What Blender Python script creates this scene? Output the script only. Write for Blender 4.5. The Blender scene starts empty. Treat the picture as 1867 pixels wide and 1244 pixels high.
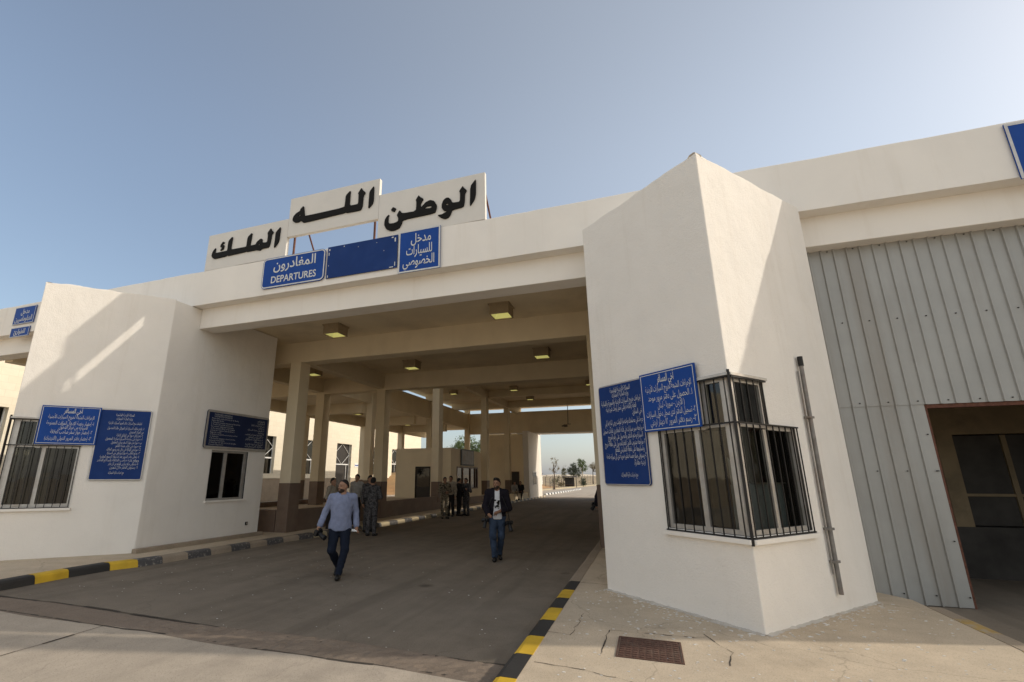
import bpy, bmesh, math, random
import numpy as np
from mathutils import Vector, Matrix

random.seed(7)
rng = np.random.default_rng(11)
S = bpy.context.scene
COL = S.collection
R = math.radians

# ------------------------------------------------------------------ camera
cam_data = bpy.data.cameras.new('camera')
cam = bpy.data.objects.new('camera', cam_data)
COL.objects.link(cam)
fwd = Vector((-0.33160, 0.90588, 0.26348)).normalized()
right = fwd.cross(Vector((0, 0, 1))).normalized()
up = right.cross(fwd)
cam.matrix_world = Matrix(((right.x, up.x, -fwd.x, 0), (right.y, up.y, -fwd.y, 0), (right.z, up.z, -fwd.z, 1.812), (0, 0, 0, 1)))
cam_data.sensor_width = 36.0
cam_data.lens = 36.0 * 879.4 / 1867
cam_data.shift_x = (933.5 - 847.57) / 1867
cam_data.shift_y = (629.64 - 622.0) / 1867
cam_data.clip_start = 0.05
cam_data.clip_end = 6000
S.camera = cam

# ------------------------------------------------------------------ sky, sun, exposure
SUN = Vector((1.79, 0.515, 1.0)).normalized()
elev = math.asin(SUN.z)
azim = math.atan2(SUN.x, SUN.y)
world = bpy.data.worlds.new('World')
S.world = world
world.use_nodes = True
wn = world.node_tree
bg = wn.nodes['Background']
sky = wn.nodes.new('ShaderNodeTexSky')
sky.sky_type = 'NISHITA'
sky.sun_disc = False
sky.sun_elevation = elev
sky.sun_rotation = azim
sky.altitude = 600
sky.air_density = 1.0
sky.dust_density = 3.2
sky.ozone_density = 1.6
def wnode(kind, **kw):
    n = wn.nodes.new(kind)
    for k, v in kw.items():
        setattr(n, k, v)
    return n
# dusty desert air: the clear-sky model greyed by an even veil that thickens broadly towards the sun
tintn = wnode('ShaderNodeVectorMath', operation='MULTIPLY')
tintn.inputs[1].default_value = (0.70, 0.65, 0.55)
wn.links.new(sky.outputs[0], tintn.inputs[0])
tcw = wnode('ShaderNodeTexCoord')
dotn = wnode('ShaderNodeVectorMath', operation='DOT_PRODUCT')
nrm_ = wnode('ShaderNodeVectorMath', operation='NORMALIZE')
wn.links.new(tcw.outputs['Generated'], nrm_.inputs[0])
wn.links.new(nrm_.outputs[0], dotn.inputs[0])
dotn.inputs[1].default_value = SUN
mr_ = wnode('ShaderNodeMapRange', interpolation_type='SMOOTHSTEP')
mr_.inputs['From Min'].default_value = -0.35
mr_.inputs['From Max'].default_value = 0.70
wn.links.new(dotn.outputs['Value'], mr_.inputs['Value'])
lobe = wnode('ShaderNodeVectorMath', operation='SCALE')
lobe.inputs[0].default_value = (0.84, 0.76, 0.56)
wn.links.new(mr_.outputs[0], lobe.inputs['Scale'])
add1 = wnode('ShaderNodeVectorMath', operation='ADD')
wn.links.new(tintn.outputs[0], add1.inputs[0])
add1.inputs[1].default_value = (0.70, 0.86, 1.22)
add2 = wnode('ShaderNodeVectorMath', operation='ADD')
wn.links.new(add1.outputs[0], add2.inputs[0])
wn.links.new(lobe.outputs[0], add2.inputs[1])
# added sky glow behind the camera, out of view, to lift the shaded walls
dot2 = wnode('ShaderNodeVectorMath', operation='DOT_PRODUCT')
wn.links.new(nrm_.outputs[0], dot2.inputs[0])
dot2.inputs[1].default_value = Vector((-0.25, -1.0, 0.28)).normalized()
mr2 = wnode('ShaderNodeMapRange', interpolation_type='SMOOTHSTEP')
mr2.inputs['From Min'].default_value = 0.15
mr2.inputs['From Max'].default_value = 0.95
wn.links.new(dot2.outputs['Value'], mr2.inputs['Value'])
fill_glow = wnode('ShaderNodeVectorMath', operation='SCALE')
fill_glow.inputs[0].default_value = (2.3, 2.0, 1.5)
wn.links.new(mr2.outputs[0], fill_glow.inputs['Scale'])
add3 = wnode('ShaderNodeVectorMath', operation='ADD')
wn.links.new(add2.outputs[0], add3.inputs[0])
wn.links.new(fill_glow.outputs[0], add3.inputs[1])
# the veil thins towards the zenith
sepw = wnode('ShaderNodeSeparateXYZ')
wn.links.new(nrm_.outputs[0], sepw.inputs[0])
mr3 = wnode('ShaderNodeMapRange', interpolation_type='SMOOTHSTEP')
mr3.inputs['From Min'].default_value = 0.50
mr3.inputs['From Max'].default_value = 0.85
mr3.inputs['To Min'].default_value = 1.0
mr3.inputs['To Max'].default_value = 0.82
wn.links.new(sepw.outputs['Z'], mr3.inputs['Value'])
fin = wnode('ShaderNodeVectorMath', operation='SCALE')
wn.links.new(add3.outputs[0], fin.inputs[0])
wn.links.new(mr3.outputs[0], fin.inputs['Scale'])
wn.links.new(fin.outputs[0], bg.inputs[0])
bg.inputs[1].default_value = 0.15
sun_data = bpy.data.lights.new('sun', 'SUN')
sun_data.energy = 2.0
sun_data.angle = R(0.55)
sun_data.color = (1.0, 0.91, 0.78)
sun = bpy.data.objects.new('sun', sun_data)
COL.objects.link(sun)
sun.rotation_euler = SUN.to_track_quat('Z', 'Y').to_euler()
sun.location = (30, 10, 30)
S.view_settings.view_transform = 'Standard'
S.view_settings.look = 'None'
S.view_settings.gamma = 1.0
S.view_settings.exposure = 0.39
S.cycles.max_bounces = 10
S.cycles.diffuse_bounces = 6

# ------------------------------------------------------------------ materials
def nt(name):
    m = bpy.data.materials.new(name)
    m.use_nodes = True
    t = m.node_tree
    b = t.nodes['Principled BSDF']
    return m, t, b

def coords(t, scale=(1, 1, 1)):
    tc = t.nodes.new('ShaderNodeTexCoord')
    mp = t.nodes.new('ShaderNodeMapping')
    mp.inputs['Scale'].default_value = scale
    t.links.new(tc.outputs['Object'], mp.inputs['Vector'])
    return mp.outputs['Vector']

def noise(t, vec, scale, detail=4, rough=0.55):
    n = t.nodes.new('ShaderNodeTexNoise')
    n.inputs['Scale'].default_value = scale
    n.inputs['Detail'].default_value = detail
    n.inputs['Roughness'].default_value = rough
    t.links.new(vec, n.inputs['Vector'])
    return n.outputs['Fac']

def ramp(t, fac, p0, p1, c0=(0, 0, 0, 1), c1=(1, 1, 1, 1), mode='LINEAR'):
    r = t.nodes.new('ShaderNodeValToRGB')
    r.color_ramp.interpolation = mode
    r.color_ramp.elements[0].position = p0
    r.color_ramp.elements[1].position = p1
    r.color_ramp.elements[0].color = c0
    r.color_ramp.elements[1].color = c1
    t.links.new(fac, r.inputs[0])
    return r.outputs[0]

def mix(t, fac, a, b, mode='MIX'):
    m = t.nodes.new('ShaderNodeMix')
    m.data_type = 'RGBA'
    m.blend_type = mode
    for sock, v in ((m.inputs[0], fac), (m.inputs[6], a), (m.inputs[7], b)):
        if hasattr(v, 'links'):
            t.links.new(v, sock)
        elif isinstance(v, (int, float)):
            sock.default_value = v
        else:
            sock.default_value = tuple(v) + (1,) if len(v) == 3 else v
    return m.outputs[2]

def bump(t, b, h, strength, dist=0.01):
    n = t.nodes.new('ShaderNodeBump')
    n.inputs['Strength'].default_value = strength
    n.inputs['Distance'].default_value = dist
    t.links.new(h, n.inputs['Height'])
    t.links.new(n.outputs[0], b.inputs['Normal'])

def surf(name, c, rough=0.8, var=0.12, scale=3.0, bump_s=0.15, bump_scale=60.0, bump_d=0.01, stain=None, stain_amt=0.0, stain_scale=0.6, stretch=(1, 1, 1), metal=0.0, spec=0.3):
    m, t, b = nt(name)
    v = coords(t)
    n1 = noise(t, v, scale, 6, 0.6)
    lo = tuple(x * (1 - var) for x in c)
    hi = tuple(min(1, x * (1 + var)) for x in c)
    col = ramp(t, n1, 0.3, 0.7, lo + (1,), hi + (1,))
    if stain:
        vs = coords(t, stretch)
        n2 = noise(t, vs, stain_scale, 5, 0.62)
        f = ramp(t, n2, 0.5, 0.75, (0, 0, 0, 1), (stain_amt,) * 3 + (1,))
        col = mix(t, f, col, stain)
    t.links.new(col, b.inputs['Base Color'])
    b.inputs['Roughness'].default_value = rough
    b.inputs['Metallic'].default_value = metal
    b.inputs['Specular IOR Level'].default_value = spec
    if bump_s > 0:
        bump(t, b, noise(t, v, bump_scale, 4, 0.6), bump_s, bump_d)
    return m

def plaster(name, c, bs, bscale):
    """painted render: faint patches, rain streaks running down, scattered dark pock marks"""
    m, t, b = nt(name)
    v = coords(t)
    n1 = noise(t, v, 0.9, 6, 0.6)
    col = ramp(t, n1, 0.3, 0.7, tuple(x * 0.955 for x in c) + (1,), tuple(min(1, x * 1.02) for x in c) + (1,))
    streak = noise(t, coords(t, (1, 1, 0.07)), 2.6, 5, 0.65)
    col = mix(t, ramp(t, streak, 0.54, 0.80, (0, 0, 0, 1), (0.34,) * 3 + (1,)), col, (c[0] * 0.74, c[1] * 0.69, c[2] * 0.62))
    patch = noise(t, v, 0.45, 2, 0.4)
    col = mix(t, ramp(t, patch, 0.55, 0.57, (0, 0, 0, 1), (0.30,) * 3 + (1,)), col, tuple(min(1, x * 1.03) for x in c))
    vo = t.nodes.new('ShaderNodeTexVoronoi')
    vo.inputs['Scale'].default_value = 1.15
    t.links.new(v, vo.inputs['Vector'])
    dots = ramp(t, vo.outputs['Distance'], 0.010, 0.020, (0.85,) * 3 + (1,), (0, 0, 0, 1))
    gate = ramp(t, noise(t, v, 0.8, 2), 0.50, 0.56)
    dm = t.nodes.new('ShaderNodeMath')
    dm.operation = 'MULTIPLY'
    t.links.new(dots, dm.inputs[0])
    t.links.new(gate, dm.inputs[1])
    col = mix(t, dm.outputs[0], col, (0.16, 0.12, 0.09))
    t.links.new(col, b.inputs['Base Color'])
    b.inputs['Roughness'].default_value = 0.93
    b.inputs['Specular IOR Level'].default_value = 0.2
    h1 = noise(t, v, bscale, 4, 0.65)
    h2 = noise(t, v, 2.2, 4, 0.55)
    hm = t.nodes.new('ShaderNodeMath')
    hm.operation = 'MULTIPLY_ADD'
    hm.inputs[1].default_value = 3.0
    t.links.new(h2, hm.inputs[0])
    t.links.new(h1, hm.inputs[2])
    bump(t, b, hm.outputs[0], bs, 0.008)
    return m

M = {}
M['plaster'] = plaster('white_plaster', (0.82, 0.775, 0.71), 0.30, 70.0)
M['stucco'] = plaster('rough_white_stucco', (0.82, 0.775, 0.71), 0.95, 46.0)
M['cream'] = surf('cream_paint', (0.71, 0.61, 0.44), 0.85, 0.05, 1.0, 0.15, 45.0, 0.008, (0.45, 0.36, 0.26), 0.4, 0.5, (1, 1, 0.4))
M['ceiling'] = surf('dusty_cream_ceiling', (0.75, 0.64, 0.46), 0.9, 0.08, 0.8, 0.1, 40.0, 0.008, (0.33, 0.26, 0.19), 0.45, 0.45)
M['brown'] = surf('brown_dado_paint', (0.165, 0.115, 0.085), 0.6, 0.12, 2.0, 0.15, 40.0, 0.008, (0.26, 0.20, 0.15), 0.5, 0.8)
M['chips'] = surf('plaster_chips', (0.68, 0.66, 0.62), 0.9, 0.2, 6)
M['spill'] = surf('spilled_plaster', (0.56, 0.52, 0.46), 0.95, 0.1, 5, 0.6, 60, 0.01, (0.40, 0.31, 0.22), 0.9, 4.5)
M['alu'] = surf('dull_aluminium', (0.50, 0.48, 0.45), 0.45, 0.1, 8, 0.05, 60, 0.004, (0.30, 0.22, 0.16), 0.5, 3.0, (1, 1, 1), 0.55, 0.5)
M['black_steel'] = surf('black_steel', (0.018, 0.016, 0.015), 0.5, 0.3, 10, 0.05)
M['joint'] = surf('dirt_filled_joint', (0.065, 0.054, 0.043), 0.95, 0.4, 6, 0.2)
M['kiosk'] = surf('dim_kiosk_wall', (0.24, 0.185, 0.115), 0.9, 0.2, 1.5, 0.1, stain=(0.09, 0.07, 0.05), stain_amt=0.6, stain_scale=1.2)  # cream wall darkened in its colour to stand in for deep shade
M['rust'] = surf('rusty_steel', (0.12, 0.05, 0.032), 0.8, 0.4, 14, 0.3, 60, 0.01)
M['blue'] = surf('blue_sign_enamel', (0.008, 0.055, 0.27), 0.55, 0.08, 2.0, 0.03, 20, 0.004, (0.03, 0.09, 0.29), 0.35, 1.6, (1, 1, 1), 0, 0.2)
M['dark_blue'] = surf('dark_blue_sign_enamel', (0.007, 0.034, 0.155), 0.6, 0.12, 2.0, 0.03, 20, 0.004, (0.03, 0.06, 0.17), 0.4, 1.8, (1, 1, 1), 0, 0.2)
M['navy'] = surf('navy_sign_enamel', (0.006, 0.016, 0.06), 0.4, 0.12, 2.0, 0.03)
M['sign_white'] = surf('sign_white_paint', (0.62, 0.62, 0.60), 0.6, 0.1, 14, 0.0, stain=(0.25, 0.28, 0.36), stain_amt=0.5, stain_scale=7.0)
M['letter_black'] = surf('black_acrylic_letters', (0.010, 0.009, 0.008), 0.7, 0.2, 5, 0.0, spec=0.15)
M['board'] = surf('off_white_board', (0.66, 0.63, 0.58), 0.6, 0.04, 1.5, 0.05, 20, 0.005, (0.52, 0.47, 0.40), 0.3, 0.8, (1, 1, 0.4))
M['curtain'] = surf('grey_curtain', (0.36, 0.335, 0.27), 0.9, 0.2, 3, 0.1)
M['pale_panel'] = surf('pale_blue_panel', (0.55, 0.62, 0.66), 0.7, 0.08, 2, 0.0)
M['dark_room'] = surf('dark_room', (0.06, 0.055, 0.05), 0.9, 0.3, 2, 0.0)  # near-black colour stands in for the gloom of unlit interiors
M['galv'] = surf('grey_corrugated_steel', (0.355, 0.35, 0.33), 0.5, 0.07, 1.2, 0.5, 2.2, 0.02, (0.25, 0.215, 0.175), 0.55, 1.5, (1, 1, 0.10), 0.25, 0.5)
M['pipe'] = surf('grey_steel_pipe', (0.22, 0.205, 0.19), 0.55, 0.25, 9, 0.1, 40, 0.004, (0.20, 0.10, 0.05), 0.7, 4.0, (1, 1, 0.4), 0.4)
M['drain'] = surf('rusty_cast_iron', (0.115, 0.062, 0.045), 0.75, 0.3, 20, 0.2, 60, 0.006, (0.2, 0.15, 0.11), 0.5, 6.0)
M['door'] = surf('dark_door', (0.035, 0.030, 0.026), 0.5, 0.2, 3, 0.05)
M['wood'] = surf('varnished_wood', (0.15, 0.08, 0.045), 0.5, 0.25, 5, 0.1, stretch=(1, 1, 8))
M['lamp_case'] = surf('cream_lamp_case', (0.36, 0.28, 0.18), 0.6, 0.1, 4, 0.0)
M['bark'] = surf('bark', (0.13, 0.10, 0.075), 0.95, 0.3, 9, 0.5, 25, 0.03)
M['pale_bark'] = surf('pale_bark', (0.42, 0.37, 0.30), 0.95, 0.2, 9, 0.3, 25, 0.03)
M['fence_post'] = surf('weathered_post', (0.14, 0.12, 0.11), 0.9, 0.2, 5, 0.0)
M['white_paint'] = surf('white_paint', (0.72, 0.72, 0.70), 0.6, 0.08, 3, 0.0)

def emissive(name, c, s):
    m, t, b = nt(name)
    b.inputs['Base Color'].default_value = c + (1,)
    b.inputs['Emission Color'].default_value = c + (1,)
    b.inputs['Emission Strength'].default_value = s
    return m
M['lamp_glow'] = emissive('yellow_lamp_reflector', (0.62, 0.58, 0.20), 0.38)

def glass(name, tint, refl):
    m, t, b = nt(name)
    out = t.nodes['Material Output']
    tr = t.nodes.new('ShaderNodeBsdfTransparent')
    tr.inputs[0].default_value = tint + (1,)
    gl = t.nodes.new('ShaderNodeBsdfGlossy')
    gl.inputs['Roughness'].default_value = 0.03
    v = coords(t)
    bn = t.nodes.new('ShaderNodeBump')
    bn.inputs['Strength'].default_value = 0.15
    bn.inputs['Distance'].default_value = 0.02
    t.links.new(noise(t, v, 2.5, 2), bn.inputs['Height'])
    t.links.new(bn.outputs[0], gl.inputs['Normal'])
    lw = t.nodes.new('ShaderNodeLayerWeight')
    pw = t.nodes.new('ShaderNodeMath')
    pw.operation = 'POWER'
    pw.inputs[1].default_value = 4.0
    t.links.new(lw.outputs['Facing'], pw.inputs[0])
    mr = t.nodes.new('ShaderNodeMath')
    mr.operation = 'MULTIPLY_ADD'
    mr.inputs[1].default_value = 0.6
    mr.inputs[2].default_value = refl
    t.links.new(pw.outputs[0], mr.inputs[0])
    mx = t.nodes.new('ShaderNodeMixShader')
    t.links.new(mr.outputs[0], mx.inputs[0])
    t.links.new(tr.outputs[0], mx.inputs[1])
    t.links.new(gl.outputs[0], mx.inputs[2])
    t.links.new(mx.outputs[0], out.inputs[0])
    return m
M['glass'] = glass('dusty_window_glass', (0.30, 0.31, 0.29), 0.06)
M['dark_glass'] = glass('dark_tinted_glass', (0.08, 0.09, 0.10), 0.04)

def ground_mat(name, base, speck, dust, dust_amt, crack=0.0, bs=0.4, tracks=0.0):
    m, t, b = nt(name)
    v = coords(t)
    n_big = noise(t, v, 0.35, 6, 0.62)
    n_mid = noise(t, v, 2.2, 6, 0.65)
    n_fine = noise(t, v, 95.0, 3, 0.7)
    col = ramp(t, n_mid, 0.28, 0.74, tuple(x * 0.80 for x in base) + (1,), tuple(x * 1.18 for x in base) + (1,))
    col = mix(t, ramp(t, n_big, 0.42, 0.70, (0, 0, 0, 1), (dust_amt,) * 3 + (1,)), col, dust)
    col = mix(t, ramp(t, n_fine, 0.56, 0.72, (0, 0, 0, 1), (0.6,) * 3 + (1,)), col, speck)
    dk = ramp(t, noise(t, v, 70.0, 2, 0.6), 0.30, 0.44, (0.55,) * 3 + (1,), (0, 0, 0, 1))
    col = mix(t, dk, col, tuple(x * 0.45 for x in base))
    if tracks > 0:
        tr = noise(t, coords(t, (1.0, 0.05, 1.0)), 1.5, 5, 0.6)
        col = mix(t, ramp(t, tr, 0.50, 0.68, (0, 0, 0, 1), (tracks,) * 3 + (1,)), col, tuple(x * 0.62 for x in base))
        tr2 = noise(t, coords(t, (1.3, 0.08, 1.0)), 2.1, 4, 0.6)
        col = mix(t, ramp(t, tr2, 0.54, 0.72, (0, 0, 0, 1), (tracks * .8,) * 3 + (1,)), col, dust)
        ov = t.nodes.new('ShaderNodeTexVoronoi')
        ov.inputs['Scale'].default_value = 0.9
        t.links.new(v, ov.inputs['Vector'])
        od = t.nodes.new('ShaderNodeMath')
        od.operation = 'MULTIPLY'
        t.links.new(ramp(t, ov.outputs['Distance'], 0.05, 0.16, (0.8,) * 3 + (1,), (0, 0, 0, 1)), od.inputs[0])
        t.links.new(ramp(t, noise(t, v, 1.7, 3), 0.45, 0.60), od.inputs[1])
        col = mix(t, od.outputs[0], col, tuple(x * 0.4 for x in base))
    if crack > 0:
        vo = t.nodes.new('ShaderNodeTexVoronoi')
        vo.feature = 'DISTANCE_TO_EDGE'
        vo.inputs['Scale'].default_value = 0.42
        wv = t.nodes.new('ShaderNodeVectorMath')
        wv.operation = 'ADD'
        nn = t.nodes.new('ShaderNodeTexNoise')
        nn.inputs['Scale'].default_value = 1.6
        nn.inputs['Detail'].default_value = 8
        t.links.new(v, nn.inputs['Vector'])
        t.links.new(v, wv.inputs[0])
        t.links.new(nn.outputs['Color'], wv.inputs[1])
        t.links.new(wv.outputs[0], vo.inputs['Vector'])
        cf = ramp(t, vo.outputs['Distance'], 0.0, 0.006, (crack,) * 3 + (1,), (0, 0, 0, 1))
        col = mix(t, cf, col, tuple(x * 0.25 for x in base))
    t.links.new(col, b.inputs['Base Color'])
    b.inputs['Roughness'].default_value = 0.92
    b.inputs['Specular IOR Level'].default_value = 0.25
    bump(t, b, mix(t, 0.5, n_fine, n_mid), bs, 0.012)
    return m
M['asphalt'] = ground_mat('dusty_asphalt_shade_tone', (0.185, 0.153, 0.117), (0.40, 0.34, 0.27), (0.245, 0.205, 0.158), 0.75, 0.22, 0.5, 0.55)  # road colour darkened here to stand in for shade under the canopy
M['apron'] = ground_mat('dusty_apron_sunlit_tone', (0.43, 0.365, 0.29), (0.62, 0.55, 0.45), (0.48, 0.405, 0.315), 0.75, 0.2, 0.5, 0.35)  # lighter copy of the road colour for ground lying in the sun
M['pavement'] = ground_mat('sandy_concrete', (0.53, 0.43, 0.31), (0.68, 0.61, 0.51), (0.57, 0.48, 0.36), 0.8, 0.35, 0.35)
M['patch'] = ground_mat('broken_asphalt', (0.22, 0.172, 0.130), (0.34, 0.29, 0.23), (0.23, 0.18, 0.14), 0.6, 0.0, 1.0)
M['sand'] = ground_mat('pale_dry_gravel', (0.70, 0.58, 0.43), (0.74, 0.64, 0.50), (0.62, 0.51, 0.37), 0.8, 0.0, 0.6)  # paleness raised so the unseen ground behind bounces light onto the walls
M['earth'] = ground_mat('red_earth', (0.42, 0.25, 0.125), (0.5, 0.38, 0.22), (0.30, 0.235, 0.13), 0.8, 0.0, 1.0)
M['far_sand'] = ground_mat('far_sandy_ground', (0.40, 0.30, 0.19), (0.5, 0.4, 0.26), (0.27, 0.23, 0.13), 0.9, 0.0, 0.6)
M['dry_grass'] = ground_mat('dry_verge', (0.27, 0.21, 0.105), (0.35, 0.3, 0.16), (0.2, 0.19, 0.09), 0.9, 0.0, 0.8)
M['bare_kerb'] = ground_mat('bare_concrete_kerb', (0.33, 0.265, 0.195), (0.5, 0.45, 0.38), (0.38, 0.31, 0.23), 0.6, 0.0, 0.3)

def worn_paint(name, c, under, wear, sc):
    m, t, b = nt(name)
    v = coords(t)
    f = ramp(t, noise(t, v, sc, 8, 0.72), wear, wear + 0.04)
    c2 = ramp(t, noise(t, v, 3, 5), 0.3, 0.7, tuple(x * 0.8 for x in c) + (1,), tuple(min(1, x * 1.15) for x in c) + (1,))
    t.links.new(mix(t, f, c2, under), b.inputs['Base Color'])
    b.inputs['Roughness'].default_value = 0.7
    bump(t, b, noise(t, v, 50, 4), 0.3, 0.01)
    return m
M['kerb_yellow'] = worn_paint('yellow_kerb_paint', (0.62, 0.39, 0.025), (0.40, 0.31, 0.16), 0.68, 9)
M['kerb_black'] = worn_paint('black_kerb_paint', (0.028, 0.026, 0.024), (0.15, 0.13, 0.11), 0.70, 9)
M['kerb_worn'] = worn_paint('scratched_black_kerb_paint', (0.085, 0.08, 0.08), (0.27, 0.245, 0.21), 0.55, 16)
M['kerb_faded'] = worn_paint('faded_yellow_kerb_paint', (0.46, 0.31, 0.10), (0.40, 0.32, 0.22), 0.50, 8)
M['kerb_cream'] = worn_paint('faded_cream_kerb_paint', (0.46, 0.38, 0.24), (0.36, 0.29, 0.21), 0.58, 8)

def stone():
    m, t, b = nt('cream_limestone')
    v = coords(t)
    sep = t.nodes.new('ShaderNodeSeparateXYZ')
    t.links.new(v, sep.inputs[0])
    cb = t.nodes.new('ShaderNodeCombineXYZ')
    t.links.new(sep.outputs['Y'], cb.inputs['X'])
    t.links.new(sep.outputs['Z'], cb.inputs['Y'])
    br = t.nodes.new('ShaderNodeTexBrick')
    br.inputs['Scale'].default_value = 1.0
    br.inputs['Brick Width'].default_value = 0.7
    br.inputs['Row Height'].default_value = 0.34
    br.inputs['Mortar Size'].default_value = 0.006
    br.inputs['Color1'].default_value = (0.73, 0.66, 0.52, 1)
    br.inputs['Color2'].default_value = (0.77, 0.70, 0.56, 1)
    br.inputs['Mortar'].default_value = (0.62, 0.55, 0.43, 1)
    t.links.new(cb.outputs[0], br.inputs['Vector'])
    n = noise(t, v, 4.0, 6)
    col = mix(t, ramp(t, n, 0.35, 0.75, (0, 0, 0, 1), (0.35,) * 3 + (1,)), br.outputs['Color'], (0.64, 0.56, 0.43))
    t.links.new(col, b.inputs['Base Color'])
    b.inputs['Roughness'].default_value = 0.9
    bump(t, b, noise(t, v, 25, 4), 0.3, 0.01)
    return m
M['stone'] = stone()

def cloth(name, c, var=0.15, sc=14.0):
    return surf(name, c, 0.9, var, sc, 0.35, 22, 0.02, spec=0.15)

def camo(name, cols, sc):
    m, t, b = nt(name)
    v = coords(t)
    n = noise(t, v, sc, 3, 0.6)
    r = t.nodes.new('ShaderNodeValToRGB')
    r.color_ramp.interpolation = 'CONSTANT'
    el = r.color_ramp.elements
    el[0].position, el[1].position = 0.0, 0.42
    el[0].color, el[1].color = cols[0] + (1,), cols[1] + (1,)
    for p, c in zip((0.50, 0.58), cols[2:]):
        e = el.new(p)
        e.color = c + (1,)
    t.links.new(n, r.inputs[0])
    t.links.new(r.outputs[0], b.inputs['Base Color'])
    b.inputs['Roughness'].default_value = 0.9
    return m
M['skin'] = surf('tanned_skin', (0.30, 0.165, 0.105), 0.6, 0.1, 12, 0.05)
M['hair'] = surf('dark_hair', (0.012, 0.009, 0.008), 0.6, 0.3, 40, 0.4, 70, 0.01)
M['beard'] = surf('short_beard', (0.035, 0.022, 0.016), 0.8, 0.4, 60, 0.3, 90, 0.01)
M['eye'] = surf('dark_eyes', (0.02, 0.014, 0.012), 0.3, 0.1)
M['shirt_blue'] = cloth('light_blue_shirt', (0.20, 0.225, 0.325))
M['trouser_navy'] = cloth('navy_trousers', (0.011, 0.015, 0.027))
M['jeans'] = cloth('faded_jeans', (0.034, 0.050, 0.082), 0.5, 6)
M['jacket'] = cloth('black_jacket', (0.013, 0.011, 0.016))
M['tee'] = cloth('white_tee', (0.62, 0.62, 0.64), 0.08)
M['shoe'] = surf('dark_shoe', (0.012, 0.011, 0.010), 0.45, 0.2)
M['sole'] = surf('grey_sole', (0.30, 0.29, 0.27), 0.8, 0.1)
M['shirt_cream'] = cloth('cream_uniform_shirt', (0.30, 0.26, 0.205))
M['shirt_white'] = cloth('white_shirt', (0.33, 0.31, 0.285))
M['dark_cloth'] = cloth('dark_grey_cloth', (0.022, 0.020, 0.020))
M['camo_grey'] = camo('grey_camouflage', [(0.018, 0.017, 0.018), (0.05, 0.046, 0.048), (0.095, 0.09, 0.092), (0.03, 0.028, 0.03)], 13)
M['camo_sand'] = camo('sand_camouflage', [(0.03, 0.026, 0.018), (0.12, 0.095, 0.06), (0.24, 0.20, 0.14), (0.06, 0.05, 0.035)], 9)
M['black_plastic'] = surf('black_plastic', (0.012, 0.012, 0.013), 0.4, 0.2)
M['paper'] = surf('white_paper', (0.75, 0.75, 0.74), 0.8, 0.03)

def leaf_mat(name, c):
    m, t, b = nt(name)
    oi = t.nodes.new('ShaderNodeTexCoord')
    n = noise(t, oi.outputs['Object'], 1.3, 5, 0.7)
    col = ramp(t, n, 0.3, 0.7, tuple(x * 0.55 for x in c) + (1,), tuple(min(1, x * 1.5) for x in c) + (1,))
    t.links.new(col, b.inputs['Base Color'])
    b.inputs['Roughness'].default_value = 0.7
    return m
M['leaf_green'] = leaf_mat('green_leaves', (0.085, 0.125, 0.030))
M['leaf_olive'] = leaf_mat('olive_leaves', (0.12, 0.115, 0.045))
M['leaf_dark'] = leaf_mat('dark_leaves', (0.055, 0.070, 0.035))
M['leaf_dry'] = leaf_mat('dry_leaves', (0.19, 0.15, 0.07))

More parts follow.
